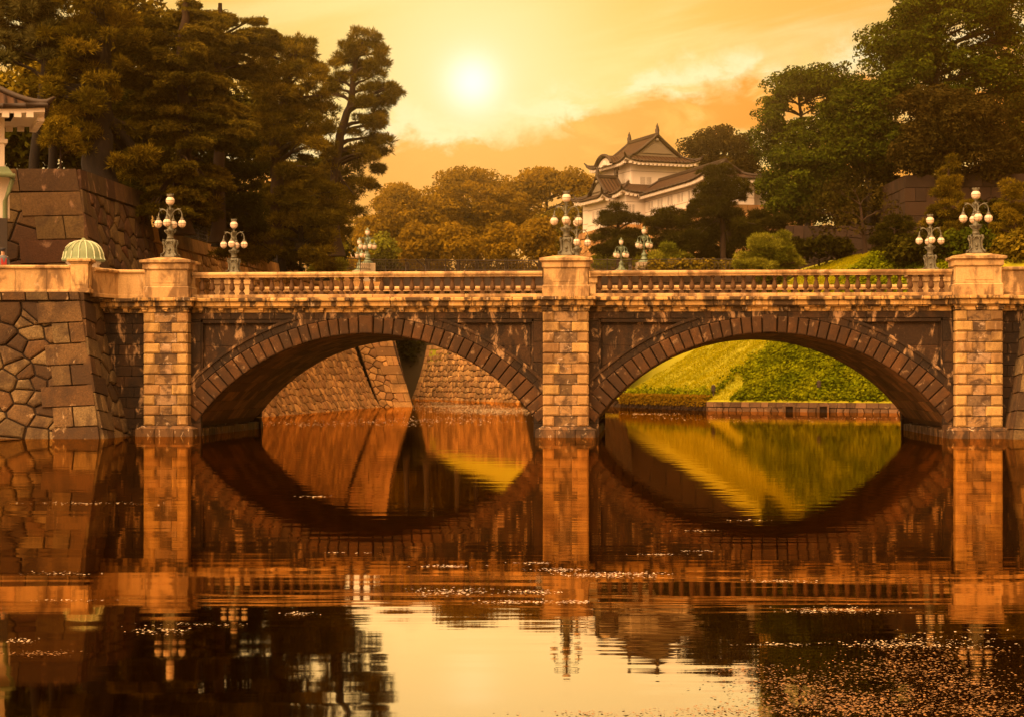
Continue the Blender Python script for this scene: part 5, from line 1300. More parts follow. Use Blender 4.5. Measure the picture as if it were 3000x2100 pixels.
low = [(880, 116, 640, 800, [(800, 560, 60, 14), (860, 555, 70, 14), (930, 560, 70, 14), (820, 600, 70, 14), (900, 605, 80, 15), (960, 600, 60, 13), (780, 640, 70, 14), (850, 650, 80, 14), (930, 650, 80, 14), (985, 640, 40, 12), (820, 690, 80, 14), (900, 700, 80, 14), (955, 690, 46, 13), (870, 740, 80, 14), (940, 745, 56, 13)], LEAF_PINE, 1.0),
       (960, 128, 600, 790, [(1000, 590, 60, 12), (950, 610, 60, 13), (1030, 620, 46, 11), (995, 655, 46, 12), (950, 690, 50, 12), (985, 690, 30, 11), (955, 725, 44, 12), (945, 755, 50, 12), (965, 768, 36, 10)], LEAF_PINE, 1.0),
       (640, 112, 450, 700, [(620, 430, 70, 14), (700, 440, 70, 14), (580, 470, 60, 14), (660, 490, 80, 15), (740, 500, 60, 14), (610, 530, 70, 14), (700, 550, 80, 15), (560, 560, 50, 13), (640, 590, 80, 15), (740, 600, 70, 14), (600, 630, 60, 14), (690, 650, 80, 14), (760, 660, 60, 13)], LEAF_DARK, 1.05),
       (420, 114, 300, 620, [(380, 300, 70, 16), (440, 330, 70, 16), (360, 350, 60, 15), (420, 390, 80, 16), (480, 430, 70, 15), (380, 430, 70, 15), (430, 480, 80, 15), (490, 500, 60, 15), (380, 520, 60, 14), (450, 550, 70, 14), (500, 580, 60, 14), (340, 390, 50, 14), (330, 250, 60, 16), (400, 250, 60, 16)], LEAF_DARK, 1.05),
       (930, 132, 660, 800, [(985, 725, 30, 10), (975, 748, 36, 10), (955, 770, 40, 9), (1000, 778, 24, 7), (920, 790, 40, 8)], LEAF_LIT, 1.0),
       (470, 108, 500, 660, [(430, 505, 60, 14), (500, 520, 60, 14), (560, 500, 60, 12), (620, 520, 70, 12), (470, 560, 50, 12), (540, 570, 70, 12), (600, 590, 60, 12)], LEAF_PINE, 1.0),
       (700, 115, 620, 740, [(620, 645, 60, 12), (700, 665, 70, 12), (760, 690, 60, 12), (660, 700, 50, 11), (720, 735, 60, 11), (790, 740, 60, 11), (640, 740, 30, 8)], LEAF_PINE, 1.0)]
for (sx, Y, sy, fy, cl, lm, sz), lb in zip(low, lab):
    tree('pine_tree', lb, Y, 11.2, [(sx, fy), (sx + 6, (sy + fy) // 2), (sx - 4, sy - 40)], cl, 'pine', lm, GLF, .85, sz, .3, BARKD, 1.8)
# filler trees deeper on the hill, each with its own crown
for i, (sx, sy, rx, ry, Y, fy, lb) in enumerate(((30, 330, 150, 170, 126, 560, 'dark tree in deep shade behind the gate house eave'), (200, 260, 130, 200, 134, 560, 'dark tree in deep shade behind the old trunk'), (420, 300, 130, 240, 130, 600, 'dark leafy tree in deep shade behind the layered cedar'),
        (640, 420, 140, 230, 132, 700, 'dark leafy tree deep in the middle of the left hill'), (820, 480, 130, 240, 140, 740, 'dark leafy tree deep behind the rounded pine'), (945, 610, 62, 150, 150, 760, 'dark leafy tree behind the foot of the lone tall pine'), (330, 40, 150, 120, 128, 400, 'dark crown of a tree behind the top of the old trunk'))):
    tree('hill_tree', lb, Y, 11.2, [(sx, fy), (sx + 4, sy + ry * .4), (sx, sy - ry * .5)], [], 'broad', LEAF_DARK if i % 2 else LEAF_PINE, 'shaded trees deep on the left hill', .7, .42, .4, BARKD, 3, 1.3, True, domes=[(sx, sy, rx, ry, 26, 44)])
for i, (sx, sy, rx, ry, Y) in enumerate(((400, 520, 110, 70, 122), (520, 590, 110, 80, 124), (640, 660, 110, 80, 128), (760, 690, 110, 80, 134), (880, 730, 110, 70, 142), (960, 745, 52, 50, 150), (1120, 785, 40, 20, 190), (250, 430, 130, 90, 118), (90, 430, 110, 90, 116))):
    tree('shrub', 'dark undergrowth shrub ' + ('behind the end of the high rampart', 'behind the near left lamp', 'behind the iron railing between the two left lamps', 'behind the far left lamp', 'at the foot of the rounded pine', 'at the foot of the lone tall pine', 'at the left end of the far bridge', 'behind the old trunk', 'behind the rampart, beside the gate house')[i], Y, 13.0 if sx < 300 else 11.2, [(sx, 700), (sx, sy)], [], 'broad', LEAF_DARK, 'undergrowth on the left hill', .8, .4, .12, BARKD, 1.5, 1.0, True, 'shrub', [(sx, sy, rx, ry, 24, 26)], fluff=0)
# sapling on the rampart corner and dark mass under the trees
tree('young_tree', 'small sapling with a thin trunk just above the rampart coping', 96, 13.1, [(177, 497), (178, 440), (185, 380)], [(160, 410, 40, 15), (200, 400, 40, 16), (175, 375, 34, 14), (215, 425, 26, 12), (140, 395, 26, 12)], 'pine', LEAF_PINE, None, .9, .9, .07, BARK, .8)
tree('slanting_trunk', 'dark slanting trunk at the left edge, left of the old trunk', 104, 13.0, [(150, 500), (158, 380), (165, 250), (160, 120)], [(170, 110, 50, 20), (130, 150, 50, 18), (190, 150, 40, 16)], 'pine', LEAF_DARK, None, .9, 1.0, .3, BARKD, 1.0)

# --- far trees across the moat
GFR = 'hazy round trees behind the far iron bridge'
def far_tree(lb, Y, sx, top, bot, dm, lm, dens=.8, size=.36, puff=1.4, style='broad', tr=.4):
    return tree('far_tree', lb, Y, 9.0, [(sx, bot), (sx + 3, (top + bot) // 2 + 20), (sx, top + 25)], [], style, lm, GFR, dens, size, tr, BARK, 3, puff, True, domes=dm)
far_tree('large hazy round-topped tree in the middle, under the sun', 262, 1395, 490, 760, [(1395, 595, 165, 110, 90, 32), (1350, 690, 150, 80, 34, 28), (1470, 680, 110, 80, 28, 26)], LEAF_FAR)
far_tree('hazy orange tree left of the large round one, uneven twiggy top', 258, 1190, 550, 770, [(1180, 620, 95, 72, 46, 24), (1240, 690, 100, 80, 34, 24), (1120, 690, 70, 80, 24, 22)], LEAF_FAR)
far_tree('open-crowned hazy tree with sky gaps left of the castle', 262, 1600, 500, 760, [(1570, 545, 70, 50, 26, 20), (1650, 540, 80, 44, 28, 18), (1700, 580, 60, 60, 22, 20), (1560, 620, 60, 60, 16, 18)], LEAF_FAR, .6, .45, 1.3)
far_tree('dark dense tree behind the near middle lamp', 250, 1660, 600, 770, [(1640, 690, 90, 80, 40, 22), (1720, 660, 60, 90, 26, 22)], LEAF_PINE)
far_tree('low hazy bush-like tree in front of the round one, greener', 238, 1340, 660, 775, [(1345, 715, 56, 56, 26, 18)], LEAF_FAR, .9, .45, 1.2)
far_tree('low reddish autumn tree left of the near middle lamp', 236, 1580, 640, 775, [(1580, 705, 56, 70, 28, 18)], LEAF_ORG, .9, .45, 1.2)
far_tree('low orange brown tree behind the far bridge, second from left', 240, 1250, 650, 780, [(1235, 715, 70, 60, 28, 20)], LEAF_ORG, .9, .45, 1.2)
far_tree('green feathery tree right beside the left pair of far lamps', 225, 1120, 690, 790, [(1125, 735, 44, 48, 20, 15)], LEAF_LIT, .9, .4, 1.0)
far_tree('dark tree in the gap below the railing, between low bushes', 246, 1480, 660, 780, [(1470, 715, 60, 60, 26, 20)], LEAF_FAR, .9, .45, 1.2)
for i, (sx, Y) in enumerate(((1090, 285), (1290, 295), (1490, 300), (1640, 300))):
    far_tree(('dim far tree behind the lone pine tips', 'dim far tree behind the large round tree, left', 'dim far tree behind the large round tree, right', 'dim far tree behind the open-crowned tree')[i], Y, sx, 620, 770, [(sx, 680 - (10 if i else -30), 110, 70, 30, 28)], LEAF_PINE, .6, .6, 1.7)
for i, (sx, Y) in enumerate(((1060, 266), (1170, 266), (1280, 267), (1390, 268), (1500, 268), (1610, 270), (1720, 270))):
    tree('shrub', ('low hedge-like shrub behind the left lamp pair', 'low shrub under the left orange tree', 'low shrub left of the large round tree trunk', 'low shrub under the large round tree', 'low shrub right of the large round tree trunk', 'low shrub under the open-crowned tree', 'low shrub behind the middle lamp')[i], Y, 9.0, [(sx, 870), (sx, 800)], [], 'broad', LEAF_FAR, 'low shrubs on the far bank', .7, .5, .15, BARK, 2, 1.3, True, 'shrub', [(sx, 850, 85, 130, 40, 28)])
# dark evergreens at the far turn of the moat, seen through the left arch
for i, (sx, sy, rx, ry, Y) in enumerate(((1190, 1015, 60, 60, 263), (1240, 1075, 55, 60, 266), (1175, 1100, 40, 60, 268))):
    tree('shore_tree', ('dark tree hanging over the water in the gap between the two moat walls', 'dark shrub at the water in the gap, right side', 'dark shrub at the water in the gap, left side')[i], Y, 2.0 if i else 9.0, [(sx, sy + 60), (sx, sy), (sx + 4, sy - 20)], [], 'broad', LEAF_DARK, 'dark trees in the gap between the moat walls', .8, .45, .25, BARKD, 2, 1.2, True, domes=[(sx, sy, rx, ry, 26, 20)])

# --- right hill
GRT = 'dark evergreen trees on the right hill'
def rtree(lb, Y, trunk, dm, lm, dens=.8, size=.36, puff=1.0, style='broad', tr=.4, cl=(), name='evergreen_tree', bark=BARKD, grp=GRT, depth=2.5):
    return tree(name, lb, Y, None, trunk, list(cl), style, lm, grp, dens, size, tr, bark, depth, puff, True, domes=dm)
rtree('dark low-domed tree hugging the right roof end of the castle', 222, [(2120, 700), (2115, 560), (2120, 440)], [(2120, 450, 120, 85, 50, 26), (2060, 500, 70, 40, 20, 20), (2190, 520, 70, 90, 26, 24)], LEAF_RUS, .8, .32, 1.2)
rtree('large domed camphor tree with sky gaps through its bare inner branches, right of the castle', 192, [(2370, 700), (2365, 520), (2350, 400), (2340, 280)],
      [(2370, 420, 130, 80, 30, 26), (2360, 250, 120, 46, 20, 24), (2270, 350, 44, 100, 14, 22), (2455, 300, 46, 80, 14, 24)], LEAF_BRD, .85, .27, 1.05, cl=[(2300, 240, 40, 22), (2350, 225, 44, 20), (2400, 215, 44, 20), (2450, 212, 40, 18), (2270, 270, 36, 24), (2250, 310, 30, 26), (2330, 262, 46, 22), (2390, 255, 50, 22), (2440, 250, 40, 24), (2245, 350, 30, 26), (2260, 390, 40, 28), (2290, 300, 26, 22), (2410, 300, 40, 26), (2310, 390, 44, 24), (2230, 400, 24, 22), (2370, 390, 46, 26), (2300, 430, 60, 28), (2390, 440, 60, 30), (2240, 440, 40, 30), (2440, 350, 46, 40), (2460, 290, 36, 36)])
rtree('huge spreading camphor tree at the top right corner, light showing through its leaves', 178, [(2760, 640), (2750, 420), (2740, 260), (2750, 120), (2770, 20)],
      [(2640, 130, 110, 90, 30, 26), (2800, 60, 200, 80, 44, 28), (2760, 230, 180, 90, 40, 28), (2950, 200, 90, 120, 26, 28)], LEAF_BRD, .85, .27, 1.05, tr=.5, cl=[(2610, 80, 50, 26), (2570, 110, 44, 26), (2550, 150, 34, 24), (2640, 110, 44, 26), (2660, 50, 54, 26), (2720, 30, 56, 26), (2790, 15, 60, 28), (2860, 10, 60, 28), (2930, 20, 56, 28), (2990, 30, 50, 30), (2700, 90, 44, 24), (2760, 70, 44, 22), (2610, 165, 40, 22), (2655, 170, 50, 26), (2880, 70, 50, 26), (2960, 100, 50, 34), (2830, 110, 40, 22), (2720, 150, 50, 24), (2790, 165, 50, 26), (2870, 150, 46, 26), (2920, 180, 46, 26), (2985, 190, 40, 30), (2670, 215, 60, 28), (2740, 220, 56, 28), (2810, 225, 60, 30), (2900, 250, 50, 30), (2975, 270, 44, 34), (2550, 195, 34, 20), (2590, 215, 40, 24), (3030, 80, 50, 50), (2840, -30, 200, 34), (2700, -25, 90, 26)])
rtree('mid green billowing tree in front of the two camphors', 176, [(2540, 720), (2545, 560), (2530, 420), (2520, 320)],
      [(2520, 330, 110, 100, 46, 28), (2560, 430, 120, 90, 36, 28), (2470, 420, 60, 80, 18, 24), (2610, 270, 100, 56, 26, 26)], LEAF_BRD, .85, .27, 1.1)
rtree('wide russet dome of dense foliage on the right, darker below', 168, [(2800, 740), (2805, 560), (2800, 420), (2800, 330)],
      [(2800, 370, 160, 110, 84, 28), (2840, 470, 150, 100, 50, 30), (2690, 450, 80, 90, 30, 26), (2720, 310, 130, 50, 26, 24)], LEAF_RUS, .9, .27, 1.0)
rtree('dark shaded tree behind the white lamps at the right edge', 172, [(2930, 760), (2935, 640), (2930, 520)], [(2940, 560, 100, 120, 44, 28), (2990, 400, 60, 120, 24, 28)], LEAF_DARK, .8, .3, 1.1)
rtree('layered tree with flat green tiers right of the tall castle pine', 184, [(2340, 740), (2345, 640), (2340, 520), (2340, 430)], [(2350, 470, 100, 50, 30, 22), (2330, 540, 115, 60, 46, 24), (2340, 610, 115, 60, 36, 24), (2440, 520, 70, 70, 24, 22)], LEAF_BRD, .8, .27, .9)
rtree('dark tree in shade behind the layered one, next to the stone wall corner', 178, [(2560, 740), (2560, 620), (2555, 520)], [(2560, 540, 90, 90, 34, 26), (2470, 600, 80, 80, 24, 24)], LEAF_DARK, .8, .3, 1.1)
rtree('fan shaped thin russet tree with a visible forked trunk, right of the round pine', 163, [(2535, 735), (2530, 690), (2525, 650), (2520, 600)], [], LEAF_RUS, 1.0, .28, .6, 'wispy', .28, cl=[(2430, 560, 60, 40), (2500, 540, 60, 44), (2570, 560, 50, 44), (2380, 620, 50, 34), (2450, 620, 60, 34), (2530, 610, 60, 40), (2600, 620, 40, 44), (2410, 670, 50, 26), (2480, 670, 50, 26), (2570, 670, 50, 30), (2600, 690, 30, 20)], name='autumn_tree', bark=BARK)
GCP = 'pines below the castle'
def cpine(lb, Y, trunk, cl, lm=LEAF_DARK, size=1.15, dens=.9, tr=.3, grp=GCP):
    return tree('pine_tree', lb, Y, None, trunk, cl, 'pine', lm, grp, dens, size, tr, BARK, 1.5)
cpine('tall cloud pruned pine in front of the right end of the white castle gallery', 176, [(2120, 780), (2118, 660), (2110, 580), (2100, 510), (2090, 490)],
      [(2100, 498, 44, 13), (2075, 515, 46, 13), (2130, 520, 34, 12), (2110, 540, 60, 13), (2060, 545, 30, 11), (2165, 545, 30, 11), (2095, 568, 70, 13), (2185, 560, 22, 9), (2150, 580, 46, 12), (2060, 590, 46, 12), (2040, 600, 26, 9), (2110, 605, 66, 13), (2085, 630, 60, 12), (2150, 630, 50, 12), (2110, 660, 70, 13), (2060, 660, 50, 12), (2170, 665, 60, 12), (2090, 690, 70, 13), (2040, 690, 50, 12), (2150, 700, 60, 13), (2200, 690, 50, 12)], tr=.32)
cpine('flat topped pine at the left below the castle wing', 190, [(1810, 780), (1815, 720), (1810, 660), (1815, 620)], [(1812, 618, 34, 10), (1785, 632, 36, 10), (1845, 636, 36, 10), (1770, 648, 30, 9), (1865, 645, 22, 8), (1815, 650, 60, 11), (1780, 685, 50, 11), (1840, 690, 50, 11), (1755, 700, 36, 10), (1815, 715, 60, 11), (1770, 735, 50, 11), (1850, 735, 40, 10)])
cpine('flat topped pine under the middle of the gallery', 184, [(1960, 780), (1962, 720), (1955, 670), (1965, 630)], [(1958, 620, 30, 10), (1930, 632, 34, 10), (1985, 632, 36, 10), (1910, 646, 26, 9), (2005, 645, 26, 9), (1955, 650, 60, 11), (1920, 665, 36, 10), (2000, 668, 50, 11), (1960, 690, 50, 11), (1930, 715, 50, 11), (1985, 715, 50, 11)])
cpine('wide dark pine between the castle pines and the far lamps', 180, [(2030, 790), (2028, 740), (2020, 700)], [(2020, 690, 50, 11), (1980, 710, 46, 11), (2060, 720, 60, 12), (2010, 735, 60, 12), (1970, 755, 50, 10), (2050, 760, 60, 11), (2100, 745, 50, 11), (2130, 770, 50, 11)])
cpine('bushy brighter pine behind the far right lamps', 178, [(1960, 800), (1962, 770), (1960, 740)], [(1960, 735, 40, 10), (1925, 755, 40, 10), (1990, 755, 40, 10), (1955, 770, 60, 11), (1910, 775, 30, 9), (2010, 775, 40, 10)], LEAF_LIT)
cpine('low green pine at the foot of the castle hill, left of the far lamps', 196, [(1780, 800), (1782, 770), (1780, 750)], [(1770, 745, 40, 10), (1740, 765, 40, 10), (1800, 765, 46, 10), (1760, 782, 60, 10), (1830, 780, 40, 9), (1870, 770, 36, 9)], LEAF_LIT)
cpine('dark pine mass right of the tall castle pine, over the dark wall', 180, [(2230, 780), (2228, 720), (2220, 660)], [(2220, 640, 60, 13), (2270, 660, 60, 13), (2190, 670, 50, 12), (2240, 695, 70, 13), (2290, 700, 50, 12), (2200, 715, 50, 12), (2250, 735, 50, 12)])
cpine('round bright green bush pine just above the balustrade, in front of the dark wall', 156, [(2255, 830), (2256, 790), (2250, 740), (2262, 700)],
      [(2262, 692, 34, 9), (2290, 695, 24, 8), (2235, 706, 34, 9), (2275, 712, 44, 10), (2215, 722, 34, 9), (2300, 728, 36, 9), (2255, 732, 60, 11), (2205, 745, 38, 10), (2320, 745, 32, 9), (2190, 762, 40, 10), (2245, 755, 60, 11), (2300, 762, 46, 10), (2335, 762, 22, 8), (2230, 780, 70, 10), (2295, 785, 50, 9), (2170, 780, 30, 8), (2250, 803, 60, 12), (2256, 826, 44, 12), (2256, 850, 40, 13), (2254, 876, 44, 14), (2258, 900, 40, 14), (2254, 925, 34, 13)], LEAF_LIT, 1.0, .9, .22, None)
cpine('slim conical young pine before the dark wall, between the right lamps', 158, [(2785, 790), (2782, 700), (2780, 600), (2780, 490), (2780, 465)],
      [(2780, 470, 12, 8), (2780, 492, 22, 10), (2770, 515, 24, 10), (2792, 528, 26, 10), (2755, 540, 24, 9), (2785, 552, 34, 10), (2765, 568, 40, 10), (2800, 572, 28, 9), (2780, 598, 40, 10), (2745, 615, 34, 9), (2810, 610, 40, 9), (2780, 632, 60, 11), (2830, 640, 34, 9), (2745, 655, 50, 11), (2805, 665, 60, 11), (2770, 690, 70, 12), (2830, 700, 50, 11), (2740, 720, 60, 11), (2800, 735, 70, 12), (2760, 760, 70, 11)], LEAF_PINE, 1.0, .9, .2, None)
cpine('slim green pine with reddish trunk at the right edge of the picture', 155, [(2985, 800), (2982, 720), (2965, 620), (2960, 540)],
      [(2958, 535, 18, 9), (2975, 552, 28, 10), (2945, 565, 26, 9), (2968, 585, 36, 10), (2940, 605, 30, 9), (2985, 612, 30, 10), (2955, 635, 46, 11), (2990, 655, 36, 10), (2930, 665, 34, 10), (2960, 690, 50, 11), (2915, 705, 26, 9), (2985, 720, 46, 11), (2940, 740, 50, 11), (2920, 770, 46, 10), (2975, 775, 50, 10)], LEAF_PINE, 1.0, .9, .18, None)
cpine('broad dark pine shrub atop the grass bank, left of the far right lamp', 156, [(2620, 790), (2622, 740), (2620, 690), (2625, 660)],
      [(2625, 652, 34, 9), (2600, 665, 34, 9), (2655, 668, 36, 9), (2620, 685, 56, 10), (2580, 700, 36, 9), (2660, 705, 50, 10), (2615, 715, 66, 11), (2685, 735, 50, 10), (2590, 740, 46, 10), (2640, 745, 70, 11), (2700, 765, 50, 10), (2600, 768, 40, 9), (2660, 775, 60, 10)], LEAF_DARK, 1.0, .9, .2, None)
for i, (sx, sy, rx, ry, Y, lm) in enumerate(((2700, 740, 110, 60, 150, LEAF_DARK), (2850, 730, 100, 70, 149, LEAF_BRD), (2970, 740, 70, 60, 147, LEAF_PINE), (2780, 690, 110, 60, 160, LEAF_DARK), (2900, 660, 100, 80, 161, LEAF_DARK), (2400, 730, 120, 40, 166, LEAF_DARK), (2150, 720, 130, 70, 188, LEAF_DARK), (1900, 730, 140, 60, 200, LEAF_DARK))):
    tree('shrub', ('dark shrub behind the far right lamp on the bank', 'green shrub under the slim conical pine, between the right lamps', 'green shrub above the short right parapet at the picture edge', 'dark undergrowth shrub at the foot of the slim conical pine', 'dark undergrowth shrub behind the tall right lamp', 'dark undergrowth at the foot of the fan shaped russet tree', 'dark undergrowth below the tall castle pine', 'dark undergrowth below the flat topped castle pines')[i], Y, None, [(sx, 790), (sx, sy)], [], 'broad', lm, 'shrubs on the right bank', .8, .34, .12, BARKD, 1.5, .8, True, 'shrub', [(sx, sy, rx, ry, 26, 20)])
for i, sx in enumerate((1930, 2010, 2090, 2170)):
    tree('shrub', 'clipped low shrub behind the right iron railing, ' + ('under the far right lamps', 'right of the far right lamps', 'left of the round bush pine', 'beside the round bush pine')[i], 171.5, 12.3, [(sx, 800), (sx, 796)], [], 'broad', LEAF_PINE, 'clipped shrubs behind the right railing', .9, .3, .1, BARKD, 1, .7, True, 'shrub', [(sx, 786, 56, 22, 14, 13)])
# dark stone walls in the trees on the right
rw = thing('stone_rampart', 'dark stone wall corner rising among the trees behind the right lamps', 'stone wall', (35.3, 166, 12)); RWO = (35.3, 166, 12)
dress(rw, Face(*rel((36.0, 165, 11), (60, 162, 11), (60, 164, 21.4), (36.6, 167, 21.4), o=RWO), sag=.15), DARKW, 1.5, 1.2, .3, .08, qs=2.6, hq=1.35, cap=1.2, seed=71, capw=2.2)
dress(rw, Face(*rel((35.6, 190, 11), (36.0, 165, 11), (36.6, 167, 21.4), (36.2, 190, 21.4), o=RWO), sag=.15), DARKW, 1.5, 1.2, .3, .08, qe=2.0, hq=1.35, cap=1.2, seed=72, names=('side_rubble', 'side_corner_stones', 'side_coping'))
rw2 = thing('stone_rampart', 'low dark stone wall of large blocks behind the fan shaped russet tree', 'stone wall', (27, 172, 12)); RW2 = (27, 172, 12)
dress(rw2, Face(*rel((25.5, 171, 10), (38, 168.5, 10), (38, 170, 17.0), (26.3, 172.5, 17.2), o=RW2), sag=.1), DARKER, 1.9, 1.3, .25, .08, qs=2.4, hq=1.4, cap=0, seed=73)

# --- grass, ground cover, water flecks
def scatter_bank(n, d0, d1, test):
    out = []
    while len(out) < n:
        i = 4 + (0 if rnd.random() < .5 else 1); t_ = rnd.random(); 
        a, b = Vector(KERB[i]), Vector(KERB[i + 1])
        if i == 5 and (b - a).length > 5: pass
        p = a.lerp(b, t_); nn = KN[i].lerp(KN[i + 1], t_).normalized(); d = d0 + (d1 - d0) * rnd.random(); q = p + nn * d
        z = prof(PROF_G, d)
        if d > 1.5: z += mnoise.noise((q.x * .35, q.y * .35, 0)) * .30 + mnoise.noise((q.x * 1.1, q.y * 1.1, 3)) * .12
        s = 'R' if i == 5 else 'L'
        w_ = test(s, t_, d, q)
        if rnd.random() < w_: out.append((q.x, q.y, z))
    return np.array(out)
def edge_t(d, q): return .05 + .16 * mnoise.noise((d * .28, 1.3, 0)) + .06 * mnoise.noise((q.x * 1.4, q.y * 1.4, 0))
def lawn(s, t_, d, q): return 1.0 if s == 'L' else (1.0 if t_ < edge_t(d, q) else .04)
def cover(s, t_, d, q): return (1.0 if t_ > edge_t(d, q) - .02 else 0) if s == 'R' else (.35 if d < 1.2 else (.25 if t_ > .93 + .05 * mnoise.noise((d, 0, 4)) else 0.0))
g = scatter_bank(60000, .2, 24, lawn); n = len(g); up = unit(np.array([[-.45, -.25, 1.0]]) + rng.normal(size=(n, 3)) * .5)
ax = up * (rng.uniform(.10, .24, (n, 1)) / 2); tg = np.array([.5 + .4 * mnoise.noise((x * .4, y * .4, 0)) for x, y, z in g]) + rng.uniform(-.1, .1, n)
tag(leaf_mesh('grass', g + ax, ax, perp(up) * .03, tg, LEAF_GRS), kind='stuff')
g = scatter_bank(26000, .15, 19, cover); n = len(g); hgt = rng.uniform(.05, 1, n) ** 1.2
bump_ = np.array([.30 + .42 * max(0, mnoise.noise((x * .8, y * .8, z * .8)) + .25) for x, y, z in g])
k = 4; gp = np.repeat(g, k, 0) + rng.normal(size=(n * k, 3)) * .10; gp[:, 2] += np.repeat(bump_ * hgt, k)
tg = np.repeat(np.array([.5 + .45 * mnoise.noise((x * .5, y * .5, 0)) for x, y, z in g]) - .25 + .3 * hgt, k)  # leaves low in the cover tinted darker, as shade in the hollows
tag(leaf_mesh('ground_cover', *leaves(gp, unit(np.tile([[-.35, -.45, .8]], (n * k, 1))), tg, .24, .55), LEAF_COV), kind='stuff')
# reddish and green tufts overhanging the left kerb
g = []
for _ in range(5000):
    t_ = rnd.random(); p = Vector(KERB[4]).lerp(Vector(KERB[5]), t_); d = rnd.uniform(-.25, .5); q = p + KN[4] * d; g.append((q.x, q.y, rnd.uniform(.35, 1.25)))
g = np.array(g); tag(leaf_mesh('bank_weeds', *leaves(g, unit(np.tile([[-.6, -.4, .5]], (len(g), 1))), rng.uniform(.2, .9, len(g)), .20), LEAF_ORG), kind='stuff')
# water flecks: drifting petals and leaves gathered into streaks
def bank_clear(x, y):
    for (a, b) in zip(KERB[:-1], KERB[1:]):
        lo, hi = sorted((a[1], b[1]))
        if lo <= y <= hi: 
            t_ = (y - a[1]) / (b[1] - a[1]); return x < a[0] + (b[0] - a[0]) * t_ - .4
    return True
fl = []
def streak(sx, sy, w, h, n):
    for _ in range(int(n * 1.8)):
        y_ = sy + rnd.gauss(0, h * .35) + 0.0; y_ = max(1160, y_); Y = CAMZ * F / (y_ - HOR); x_ = sx + rnd.gauss(0, w * .4); fl.append(((x_ - 1500) / F * Y, Y))
for (sx, sy, w, h, n) in ((250, 1475, 240, 6, 60), (160, 1680, 140, 8, 30), (200, 1760, 180, 4, 22), (60, 1880, 60, 10, 30), (120, 1915, 140, 12, 70), (480, 1850, 110, 14, 60), (560, 1830, 150, 6, 30), (880, 1800, 60, 8, 30), (920, 1455, 60, 3, 16), (1000, 1620, 100, 3, 10),
        (1310, 1660, 110, 6, 60), (1560, 1650, 90, 5, 30), (1640, 1670, 100, 8, 70), (1720, 1685, 120, 10, 70), (1840, 1685, 140, 12, 90), (1330, 1735, 150, 16, 110), (1560, 1735, 120, 10, 70), (1500, 1765, 140, 8, 70), (1680, 1765, 90, 8, 60), (1930, 1625, 80, 3, 24), (2050, 1615, 90, 3, 20), (2280, 1703, 120, 6, 50), (2440, 1790, 200, 14, 130), (2600, 1890, 150, 16, 110), (2300, 1890, 130, 8, 40), (2060, 1555, 80, 3, 14), (2200, 1525, 90, 3, 14),
        (2300, 2000, 260, 40, 260), (2450, 2050, 380, 50, 520), (2650, 1960, 300, 60, 480), (2820, 2020, 260, 70, 420), (2550, 2080, 400, 40, 380), (2750, 1900, 300, 60, 260), (2900, 2080, 200, 40, 220), (2150, 2085, 300, 20, 130), (1750, 2090, 300, 12, 50), (2200, 1960, 200, 20, 90)):
    streak(sx, sy, w, h, n)
pale = [q for q in fl if q[1] > 15.8]; fl = [q for q in fl if q[1] <= 15.8]
g = np.array([(x, y, .008) for x, y in fl]); n = len(g); dist = g[:, 1:2]
a = rng.uniform(0, 2 * math.pi, n); d1 = np.stack([np.cos(a), np.sin(a), rng.normal(size=n) * .12], 1); d2 = np.stack([-np.sin(a), np.cos(a), rng.normal(size=n) * .12], 1)
sc = rng.uniform(.007, .022, (n, 1)) * np.clip(dist / 22, .8, 3.0)
tag(leaf_mesh('floating_leaves', g, d1 * sc, d2 * sc * .6, rng.random(n), FLECK), kind='stuff')
g = np.array([(x, y, .012) for x, y in pale]); n = len(g)
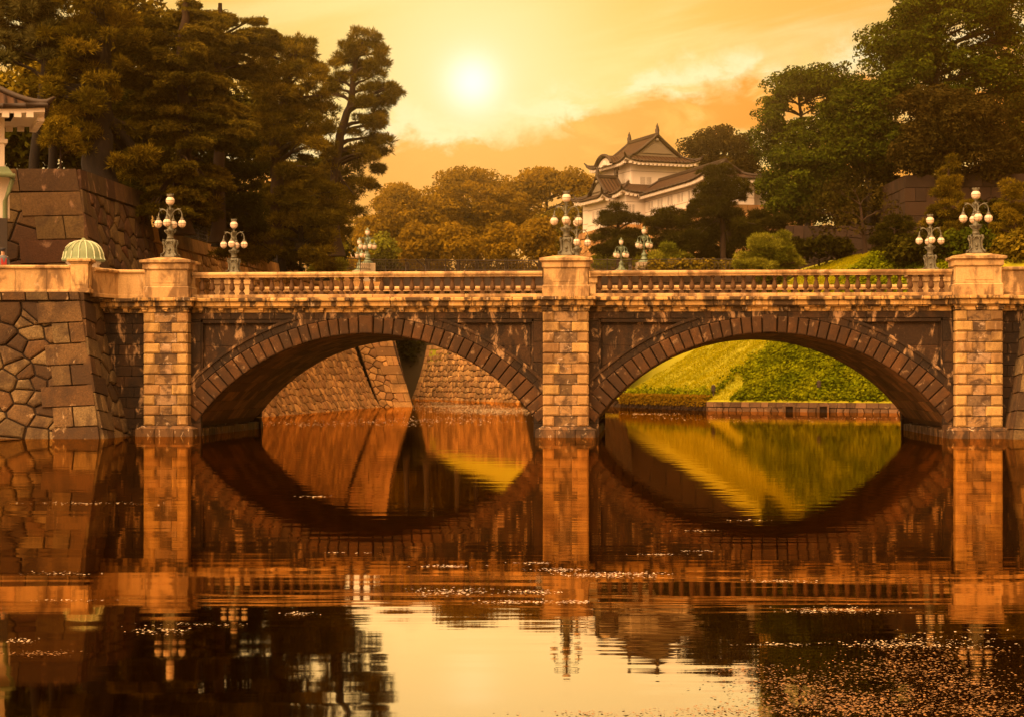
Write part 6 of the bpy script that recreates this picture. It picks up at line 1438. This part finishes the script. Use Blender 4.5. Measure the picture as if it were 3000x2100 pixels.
a = rng.uniform(0, 2 * math.pi, n); d1 = np.stack([np.cos(a), np.sin(a), rng.normal(size=n) * .12], 1); d2 = np.stack([-np.sin(a), np.cos(a), rng.normal(size=n) * .12], 1)
sc = rng.uniform(.007, .024, (n, 1)) * np.clip(g[:, 1:2] / 20, .8, 2.2); tag(leaf_mesh('floating_petals', g, d1 * sc, d2 * sc * .6, rng.random(n), PETAL_SHEEN), kind='stuff')
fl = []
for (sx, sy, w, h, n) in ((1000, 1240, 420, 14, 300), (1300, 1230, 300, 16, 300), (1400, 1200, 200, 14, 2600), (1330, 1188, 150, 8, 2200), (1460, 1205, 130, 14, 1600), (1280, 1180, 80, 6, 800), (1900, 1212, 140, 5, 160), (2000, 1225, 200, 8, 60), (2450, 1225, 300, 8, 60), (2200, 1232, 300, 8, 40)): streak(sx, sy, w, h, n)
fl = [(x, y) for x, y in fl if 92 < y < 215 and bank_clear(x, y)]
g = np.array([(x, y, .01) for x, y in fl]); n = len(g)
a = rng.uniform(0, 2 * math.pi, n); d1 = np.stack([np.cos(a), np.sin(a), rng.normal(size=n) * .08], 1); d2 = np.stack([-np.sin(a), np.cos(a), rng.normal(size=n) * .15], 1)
sc = rng.uniform(.015, .05, (n, 1)); tag(leaf_mesh('sheen_flecks', g, d1 * sc * 1.6, d2 * sc * .8, rng.random(n), PETAL_SHEEN), kind='stuff')  # pale specks, thickest where they paint the sky's sheen on the water
print('LEAVES', N_LEAF)

# ------------------------------------------------------------------ haze
hm = bpy.data.materials.new('haze'); hm.use_nodes = True; t = hm.node_tree; t.nodes.clear()
pv = nd(t, 'ShaderNodeVolumePrincipled'); pv.inputs['Color'].default_value = (1.0, 0.56, 0.14, 1); pv.inputs['Density'].default_value = HAZE
pv.inputs['Anisotropy'].default_value = 0.94
t.links.new(pv.outputs[0], nd(t, 'ShaderNodeOutputMaterial').inputs['Volume'])
if HAZE > 0:
    h = MB(); h.box(-330, 330, -120, 400, -2.6, 45); tag(h.build('haze', hm), kind='stuff')
